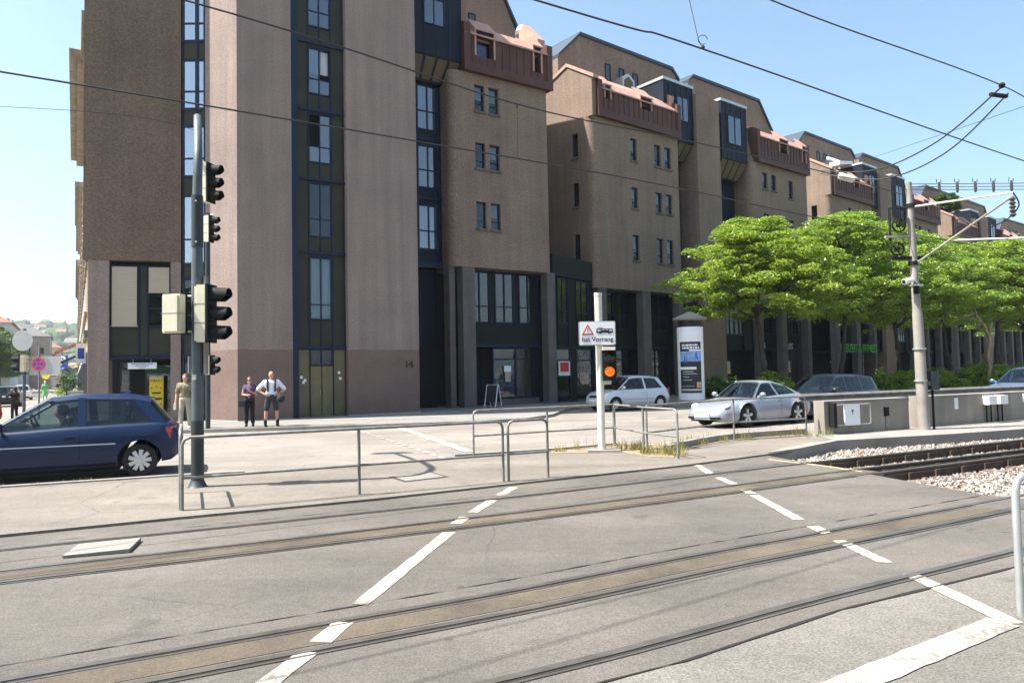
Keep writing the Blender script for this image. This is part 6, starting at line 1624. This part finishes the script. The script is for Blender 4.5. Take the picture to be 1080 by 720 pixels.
def tree_meshes(seed, H, Rr, zb, leafm, lean=(0, 0)):
    rng = random.Random(seed); tr = MB(); tips = []
    fork = Vector((lean[0], lean[1], zb - .25))
    limb(tr, (0, 0, -.1), fork, .15, .11, rng, 6, .06)
    for k in range(9):
        a = 2 * math.pi * k / 9 + rng.uniform(-.3, .3); rad = Rr * rng.uniform(.55, .95); z = zb + (H - zb) * rng.uniform(.15, .78)
        e = Vector((lean[0] + rad * math.cos(a), lean[1] + rad * math.sin(a), z)); pts = limb(tr, fork + Vector((0, 0, rng.uniform(-.2, .5))), e, .07, .018, rng, 5, .18); 
        for p in pts[2:]:
            for q in range(3):
                e2 = p + Vector((rng.uniform(-1, 1), rng.uniform(-1, 1), rng.uniform(.0, .8))) * Rr * .33; limb(tr, p, e2, .025, .008, rng, 3, .15); tips.append(e2)
    top = Vector((lean[0], lean[1], H - .4)); pts = limb(tr, fork, top, .09, .02, rng, 6, .2)
    cs = []
    # layered tiers make an uneven outline with gaps
    for _ in range(500):
        a = rng.uniform(0, 2 * math.pi); t = rng.random(); 
        z = zb + (H - zb) * (t ** .75); prof = math.sin(math.pi * min(1, .18 + .80 * ((z - zb) / (H - zb)) ** .85)) ** .55
        lob = 1 + .17 * math.sin(3 * a + seed) + .12 * math.sin(5 * a + 2 * seed + z) + .10 * math.sin(4.3 * z + seed)
        rad = Rr * prof * lob * (rng.random() ** .42)
        z2 = z - .12 * rad + .22 * math.sin(2.2 * a + z * 2)
        cs.append((lean[0] + rad * math.cos(a), lean[1] + rad * math.sin(a), z2))
    cs += [tuple(p) for p in tips]
    cs = [c for c in cs if math.sin(c[0] * 1.9 + seed) * math.sin(c[1] * 1.7 + seed * 2) * math.sin(c[2] * 2.6) > -.72]
    return tr.mesh('trunk', 60), leaf_mesh('crown', cs, 120, .54, .36, .155, seed, leafm)

def add_tree(meshes, loc, rz, s, label, group=None, bark='bark', name='street_tree'):
    t = thing(name, label, 'tree', (*loc, .1), rz, group); t.scale = (s, s, s)
    if not meshes[0].materials: meshes[0].materials.append(M[bark])
    link('trunk', meshes[0], t); link('crown', meshes[1], t); return t

TA = tree_meshes(11, 9.3, 3.9, 4.5, 'leaf', (.5, .0)); TB = tree_meshes(23, 10.3, 4.5, 4.7, 'leaf2', (.3, -.3)); TC = tree_meshes(37, 10.6, 4.8, 4.3, 'leaf2', (-.2, .3))
add_tree(TA, (13.0, 37.3), 2.2, 1.0, 'leftmost street tree with a spreading pale green crown, right behind the advertising column')
add_tree(TB, (18.4, 41.2), .6, 1.0, 'street tree second from the advertising column, its crown touching the first one')
add_tree(TC, (24.8, 46.6), 1.2, 1.0, 'street tree third from the advertising column, left of the overhead line mast')
add_tree(TB, (31.0, 51.6), 3.4, 1.04, 'street tree fourth from the advertising column, right behind the mast head')
add_tree(TA, (37.2, 56.5), 4.9, 1.18, 'street tree fifth from the advertising column, behind the bracket arm of the mast')
add_tree(TC, (43.6, 61.6), 5.6, 1.06, 'street tree sixth from the advertising column, near the right edge of the picture')
add_tree(TB, (50.5, 67.2), 2.6, 1.1, 'street tree at the right edge beyond the sixth one')
add_tree(TA, (58, 73.5), .8, 1.25, 'farthest street tree of the row, at the right edge behind the others')
# a bare sapling with its crown cut off
bs = MB(); rng = random.Random(5); limb(bs, (0, 0, 0), (.25, 0, 3.4), .13, .10, rng, 5, .1); limb(bs, (.2, 0, 3.2), (-.5, .1, 4.9), .09, .05, rng, 4, .2); limb(bs, (.25, 0, 3.3), (.4, 0, 4.1), .08, .06, rng, 2, .1)
o = thing('bare_tree', 'bare pale tree stump with two stubs standing under the street trees at right', 'tree', (30.0, 46.2, .1)); bs.build('trunk', 'bark_pale', o, smooth=60)

def shrub(loc, rx, ry, h, seed, label, m='leaf_d', group=None, leaf=.14, name='shrub'):
    rng = random.Random(seed); t = thing(name, label, 'shrub', (*loc, .1), rng.random() * 6, group); cs = []
    for _ in range(int(40 * rx * ry * 2 + 30)):
        a = rng.uniform(0, 6.283); r = rng.random() ** .5; z = h * (.12 + .8 * rng.random() ** .8) * (1 - .45 * r * r) * (1 + .25 * math.sin(3 * a + seed)); cs.append((rx * r * math.cos(a), ry * r * math.sin(a), z))
    link('foliage', leaf_mesh('foliage', cs, 40, .3, .6, leaf, seed, m), t)
    s = MB()
    for k in range(7):
        a = k * .9; limb(s, (.1 * math.cos(a), .1 * math.sin(a), -.05), (rx * .6 * math.cos(a), ry * .6 * math.sin(a), h * .7), .03, .01, rng, 3)
    s.build('stems', 'bark', t); return t
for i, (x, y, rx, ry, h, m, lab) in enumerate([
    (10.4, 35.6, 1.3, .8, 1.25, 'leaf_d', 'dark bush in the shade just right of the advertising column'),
    (13.2, 37.2, 1.5, .9, 1.5, 'leaf2', 'bush behind the roof of the silver sports car'),
    (20.8, 40.6, 1.6, 1.0, 1.3, 'leaf2', 'bush behind the tail of the black estate car'),
    (23.4, 42.8, 1.5, 1.0, 1.5, 'leaf', 'sunny yellow green bush left of the overhead line mast'),
    (26.2, 45.0, 1.6, 1.0, 1.35, 'leaf2', 'bush close to the left side of the overhead line mast'),
    (29.6, 47.0, 1.9, 1.1, 1.7, 'leaf2', 'large bush between the mast and the bare trunk'),
    (33.0, 49.8, 1.9, 1.1, 1.5, 'leaf', 'bush right of the bare pale trunk'),
    (37.5, 53.4, 1.9, 1.1, 1.7, 'leaf2', 'bush behind the blue car at the right edge')]):
    shrub((x, y), rx, ry, h, 50 + i, lab, m)
x, y = street_pt(14.0, .7); shrub((x, y), .5, .6, 2.5, 77, 'tall bright green shrub against the house fronts of the left street', 'leaf2', leaf=.12)
# balcony planting
v = frame((49.6, 81.5), (.77, .64)) @ Vector((3, 1.5, 0)); shrub((v.x, v.y), 2.2, 1.4, 2.2, 82, 'roof terrace greenery on the third brown block', 'leaf_d', leaf=.3).location.z = 19.5
v = frame((72.5, 102), (.79, .61)) @ Vector((-3, 1, 0)); shrub((v.x, v.y), 3, 2, 4, 83, 'bushy greenery between the farthest block and the white house', 'leaf2', leaf=.4).location.z = 15.5

# street trees and a house on the far side of the left street
TD = tree_meshes(51, 9.0, 4.0, 2.6, 'leaf_far')
for i, (s, off, sc, lab) in enumerate(((74, 10.6, 1.0, 'dark street tree at the left edge, nearest on the far side of the left street'), (86, 11.2, 1.05, 'street tree at the left edge behind the nearest one'), (100, 10.8, 1.1, 'street tree farther down the far side of the left street'), (118, 11.2, 1.15, 'farthest street tree on the far side of the left street'))):
    x, y = street_pt(s, off); add_tree(TD, (x, y), i * 1.3, sc, lab)
for i, (x, y) in enumerate(((-30, -13), (-19, -15), (-8, -14), (4, -16), (16, -14), (28, -12))):
    add_tree(TD, (x, y), i * 1.7, 1.15, 'tree on the near side of the tracks, behind the viewer, mirrored in the shop windows', 'trees behind the viewer')
def far_blocks():
    for s, off, L, H, m, lab in ((124, 10.2, 22, 12.4, 'f_white', 'white house with a hipped clay roof at the left edge above the trees'), (190, 11.5, 24, 14, 'f_grey', 'hazy grey apartment house at the far end of the left street'), (216, 6.5, 22, 15, 'f_pink', 'hazy pinkish house beyond the end of the left street'), (270, 4.5, 22, 14, 'f_cream', 'hazy cream house farthest along the left street')):
        x, y = street_pt(s, off); b = thing('far_house', lab, 'building', (x, y, 0), sda); w = MB(); hs = []
        n = int(L / 3.2)
        for k in range(n):
            for z in np.arange(4, H - 2, 3): hs.append((L * (k + .5) / n - .6, L * (k + .5) / n + .6, z, z + 1.7))
        Tn = Matrix.Translation((0, 0, 0))
        wall_holes(w, 0, L, 0, H, hs, 0, .2); w.poly([(0, 0, 0), (0, 14, 0), (0, 14, H), (0, 0, H)]); w.poly([(L, 0, 0), (L, 14, 0), (L, 14, H), (L, 0, H)]); w.poly([(0, 14, 0), (L, 14, 0), (L, 14, H), (0, 14, H)])
        # a street-side face towards the viewer as well
        w.build('wall', [m, 'dark'], b)
        e = MB()
        for k in range(4):
            for z in np.arange(4, H - 2, 3): e.box(-.03, -.004, 1.5 + k * 3.2, 2.7 + k * 3.2, z, z + 1.7)
        e.build('end_windows', 'navy_dark', b)
        r = MB(); r.hexa([(-.5, -.5, H), (L + .5, -.5, H), (L + .5, 14.5, H), (-.5, 14.5, H)], [(4, 6.5, H + 4), (L - 4, 6.5, H + 4), (L - 4, 7.5, H + 4), (4, 7.5, H + 4)]); r.build('roof', 'redroof' if m in ('f_white', 'f_cream') else 'greyroof', b)
far_blocks()

# signs at the left kerb
def left_signs():
    t = thing('traffic_light', 'thin traffic light pole with a round sign and board seen from behind, at left', 'traffic light', (-23.6, 35.3, 0))
    MB().tube([(0, 0, 0), (0, 0, 4.3)], .075, 10).build('pole', 'polegrey', t, smooth=40)
    d = MB(); d.lathe([(0, -.02), (.50, -.02), (.50, .0), (0, .0)], 28, (-.02, -.1, 3.72), 'y'); d.build('round_sign_back', 'signgrey', t)
    signal_head(t, (-.10, -.05, 2.62), R(-80), 2, 1.5, 'cream', hood=.24)
    MB().box(.2, 1.72, .05, .08, 2.05, 2.95).build('board_back', 'signgrey', t)
    MB().tube([(0, .06, 2.8), (1.6, .1, 2.8)], .03, 6).build('crossbar', 'galv', t)
    s = thing('no_stopping_sign', 'round blue no stopping sign with red ring and cross before the grey board', 'sign', (-20.5, 31.6, 0))
    MB().tube([(0, .03, 0), (0, .03, 3.3)], .04, 8).build('pole', 'galv', s)
    d = MB(); d.lathe([(0, -.02), (.30, -.02), (.30, .0), (0, .0)], 28, (0, 0, 2.72 - .25), 'y'); o = d.build('disc', 'blue', s)
    d = MB(); d.lathe([(.235, -.026), (.30, -.026), (.30, -.021), (.235, -.021), (.235, -.026)], 28, (0, 0, 2.47), 'y', cap=False)
    for q in (1, -1):
        u = Vector((q * .7071, 0, .7071)); v = Vector((-q * .7071, 0, .7071)); c = Vector((0, -.024, 2.47)); d.extr([c + u * .24 + v * .032, c + u * .24 - v * .032, c - u * .24 - v * .032, c - u * .24 + v * .032], (0, .003 + .001 * q, 0))
    d.build('ring_and_cross', 'red', o)
    p = thing('parking_sign', 'square blue parking sign with a white P, by the house fronts of the left street', 'sign', (-25.3, 41.0, 0))
    MB().tube([(0, .03, 0), (0, .03, 3.4)], .04, 8).build('pole', 'galv', p)
    MB().box(-.33, .33, 0, .03, 2.3, 3.2).build('plate', 'blue', p); text('P', .72, (0.02, -.006, 2.86), 'white', p, bold=.02); text('+', .3, (.06, -.006, 2.43), 'white', p)
    MB().lathe([(0, -.02), (.24, -.02), (.24, 0), (0, 0)], 18, (-.95, .1, 2.1), 'y').build('yellow_disc', 'yellow', p); MB().tube([(-.95, .11, 2.1), (0, .04, 2.1)], .02, 6).build('arm', 'galv', p)
    x, y = street_pt(4.4, .22); b = thing('shop_sign', 'white box sign with blue print sticking out from the first old house', 'sign', (x, y, 2.45), math.atan2(-SD.y, -SD.x) + R(90))
    MB().box(-.19, .19, -.1, .1, -.0, .85).build('box', 'white', b); MB().box(-.12, .12, .101, .105, .2, .65).build('print', 'blue', b); MB().box(-.12, .12, -.105, -.101, .2, .65).build('print', 'blue', b)
    for s0, m, lab in ((11, 'awning', 'dark green shop awning on the second old house of the left street'), (22, 'awning_o', 'small orange awning high on the second old house of the left street')):
        x, y = street_pt(s0 + 3.5, .05); a = thing('awning', lab, 'awning', (x, y, 2.5 if m == 'awning' else 3.6), math.atan2(-SD.y, -SD.x))
        MB().extr([(0, 0, .7), (0, -1.5, .0), (0, -1.5, -.22), (0, -1.46, -.22), (0, -1.46, -.03), (0, 0, .64)], (3.2, 0, 0)).build('cloth', m, a); MB().tube([(.05, -.02, .1), (.05, -1.45, .0)], .02, 6).build('arm', 'galv', a)
    x, y = street_pt(3.2, .4); pb = thing('kiosk_box', 'pale grey switch box on the pavement at the foot of the old houses', 'box', (x, y, .1), sda)
    MB().box(-.3, .3, -.25, .25, .1, 1.15).build('cabinet', 'plinth', pb); MB().box(-.33, .33, -.28, .28, 1.152, 1.2).build('lid', 'signgrey', pb); MB().box(-.27, .27, -.22, .22, 0, .1).build('base', 'column', pb)
left_signs()

# weeds in the soil strip
def weeds():
    rng = random.Random(9); V = []; F = []
    spots = [(1.0, 15.0, .10, 30), (.9, 14.95, .08, 60), (2.35, 15.1, .3, 120), (2.75, 14.3, .3, 240), (2.55, 15.2, .25, 160), (3.1, 14.0, .22, 160), (3.35, 14.9, .2, 120), (3.9, 15.9, .3, 150), (4.6, 16.55, .25, 120), (5.3, 16.95, .25, 110), (6.2, 17.35, .3, 90), (6.9, 17.5, .25, 90), (1.5, 15.4, .4, 60), (2.0, 15.2, .3, 60), (7.3, 17.2, .2, 60), (-8.4, 11.35, .45, 70), (-7.2, 11.85, .5, 60)]
    for x, y, r, n in spots:
        tall = .20 if x > 1.3 else (.13 if x > 0 else .05)
        for _ in range(int(n * .7)):
            a = rng.uniform(0, 6.28); q = r * rng.random() ** .6; px, py = x + q * math.cos(a), y + q * math.sin(a); h = tall * rng.uniform(.3, 1.4) * (rng.random() ** .5 + .2); b = Vector((rng.uniform(-1, 1), rng.uniform(-1, 1), 0)) * h * .35; w = Vector((math.cos(a), math.sin(a), 0)) * rng.uniform(.003, .008)
            i = len(V); P = Vector((px, py, .04)); V += [tuple(P - w), tuple(P + w), tuple(P + b * .4 + w * .8 + Vector((0, 0, h * .6))), tuple(P + b * .4 - w * .8 + Vector((0, 0, h * .6))), tuple(P + b + Vector((0, 0, h)))]
            F += [(i, i + 1, i + 2, i + 3), (i + 3, i + 2, i + 4)]
    me = bpy.data.meshes.new('weeds'); me.from_pydata(V, [], F); me.materials.append(M['weed']); o = link('weeds', me); o['kind'] = 'stuff'
weeds()

# ------------------------------------------------------------------ hill with woods and houses, far behind the left street
def hz(x, y):
    r = math.hypot(x, y); t = max(0, min(1, (r - 520) / 1000)); t = t * t * (3 - 2 * t)
    return -2 + t * (112 + 16 * math.sin(x * .004 + 1) + 9 * math.sin(x * .011 + y * .006) + 5 * math.sin(x * .03))
def hill():
    rows = []
    for r in np.linspace(480, 2600, 40): rows.append([(r * math.sin(a), r * math.cos(a), hz(r * math.sin(a), r * math.cos(a))) for a in np.linspace(R(-80), R(60), 120)])
    struct(MB().grid(rows).build('hill', 'hillm', smooth=60))
    rng = random.Random(4); mb = MB()
    for _ in range(2200):
        a = R(rng.uniform(-43, -24)); r = rng.uniform(560, 1650); x, y = r * math.sin(a), r * math.cos(a); s = rng.uniform(5, 11); mb.ball((x, y, hz(x, y) + s * .45), s, 6, sq=(1, 1, rng.uniform(.7, 1.1)))
    o = mb.build('hill_woods', 'wood_hill', smooth=60); o['kind'] = 'stuff'
    hv = {}
    for i in range(90):
        a = R(rng.uniform(-42, -25)); r = rng.uniform(560, 1550); x, y = r * math.sin(a), r * math.cos(a); k = i % 4
        if k not in hv:
            b = thing('hillside_house', 'small pale house among the woods on the hazy hillside', 'house', (0, 0, 0), 0, 'houses on the hillside'); w, d, h = ((12, 9, 7), (16, 10, 8), (10, 9, 9), (22, 11, 10))[k]
            q = MB(); q.box(-w / 2, w / 2, -d / 2, d / 2, -4, h); wo = q.build('wall', ('f_white', 'f_cream', 'f_white', 'f_grey')[k], b)
            q = MB()
            for c in range(3):
                for z in (1.5, 4.5): q.box(-w / 2 + w * (c + .5) / 3 - .7, -w / 2 + w * (c + .5) / 3 + .7, -d / 2 - .06, -d / 2 - .01, z, z + 1.6)
            q.build('windows', 'navy_dark', b)
            q = MB(); q.extr([(-w / 2 - .6, -d / 2 - .6, h), (-w / 2 - .6, 0, h + 4), (-w / 2 - .6, d / 2 + .6, h)], (w + 1.2, 0, 0)); q.build('roof', 'redroof' if k != 3 else 'greyroof', b); hv[k] = b; c_ = b
        else: c_ = dup(hv[k])
        c_.location = (x, y, hz(x, y) + 4); c_.rotation_euler = (0, 0, rng.uniform(-.6, .6) + R(28)); c_.scale = (1, 1, 1)
hill()

# ------------------------------------------------------------------ air, sky, sun, camera
HAZE = 0.0002
if HAZE:
    hb = MB(); hb.box(-3300, 3300, -3300, 3300, -3.4, 260); o = hb.build('haze', 'groundm'); o['kind'] = 'stuff'
    m = bpy.data.materials.new('haze_air'); m.use_nodes = True; nt = m.node_tree
    for n in list(nt.nodes): nt.nodes.remove(n)
    out = nt.nodes.new('ShaderNodeOutputMaterial'); v = nt.nodes.new('ShaderNodeVolumePrincipled'); v.inputs['Color'].default_value = (.86, .93, 1, 1); v.inputs['Density'].default_value = HAZE; v.inputs['Anisotropy'].default_value = .3
    nt.links.new(v.outputs[0], out.inputs['Volume']); o.data.materials.clear(); o.data.materials.append(m)

SUN_EL = 57.5; SX, SY = -.982, -.19       # horizontal direction towards the sun
w = bpy.data.worlds.new('World'); SC.world = w; w.use_nodes = True; nt = w.node_tree
bg = nt.nodes['Background']; sky = nt.nodes.new('ShaderNodeTexSky'); sky.sky_type = 'NISHITA'; sky.sun_disc = False
sky.sun_elevation = R(SUN_EL); sky.sun_rotation = math.atan2(SX, SY); sky.air_density = 1.0; sky.dust_density = 3.0; sky.ozone_density = 0; sky.altitude = 200
tint = nt.nodes.new('ShaderNodeVectorMath'); tint.operation = 'MULTIPLY'; tint.inputs[1].default_value = (.85, 1.01, 1.02)
nt.links.new(sky.outputs[0], tint.inputs[0]); nt.links.new(tint.outputs[0], bg.inputs[0]); bg.inputs[1].default_value = .098
sl = bpy.data.lights.new('Sun', 'SUN'); sl.energy = 5.0; sl.angle = R(.53); sl.color = (1, .95, .87); so = bpy.data.objects.new('Sun', sl); COL.objects.link(so)
S3 = Vector((SX * math.cos(R(SUN_EL)), SY * math.cos(R(SUN_EL)), math.sin(R(SUN_EL)))); so.rotation_euler = S3.to_track_quat('Z', 'Y').to_euler(); so.location = (-20, -10, 40)

cam = bpy.data.cameras.new('Camera'); co = bpy.data.objects.new('Camera', cam); COL.objects.link(co); SC.camera = co
cam.sensor_width = 36; cam.sensor_fit = 'HORIZONTAL'; cam.lens = 770 / 1080 * 36; cam.clip_start = .05; cam.clip_end = 9000
pt = math.atan(34 / 770); rl = R(1.15)
f = Vector((0, math.cos(pt), math.sin(pt))); up = Vector((0, -math.sin(pt), math.cos(pt))); rt = Vector((1, 0, 0))
RR = rt * math.cos(rl) - up * math.sin(rl); UU = up * math.cos(rl) + rt * math.sin(rl)
co.matrix_world = Matrix(((RR.x, UU.x, -f.x, 0), (RR.y, UU.y, -f.y, 0), (RR.z, UU.z, -f.z, 1.65), (0, 0, 0, 1)))
SC.view_settings.view_transform = 'Standard'; SC.view_settings.look = 'None'; SC.view_settings.exposure = 1.48; SC.view_settings.gamma = 1; SC.view_settings.use_curve_mapping = False
SC.render.engine = 'CYCLES'; cy = SC.cycles; cy.use_denoising = True; cy.max_bounces = 8; cy.diffuse_bounces = 3; cy.glossy_bounces = 3; cy.transparent_max_bounces = 12; cy.volume_bounces = 0; cy.caustics_reflective = False; cy.caustics_refractive = False
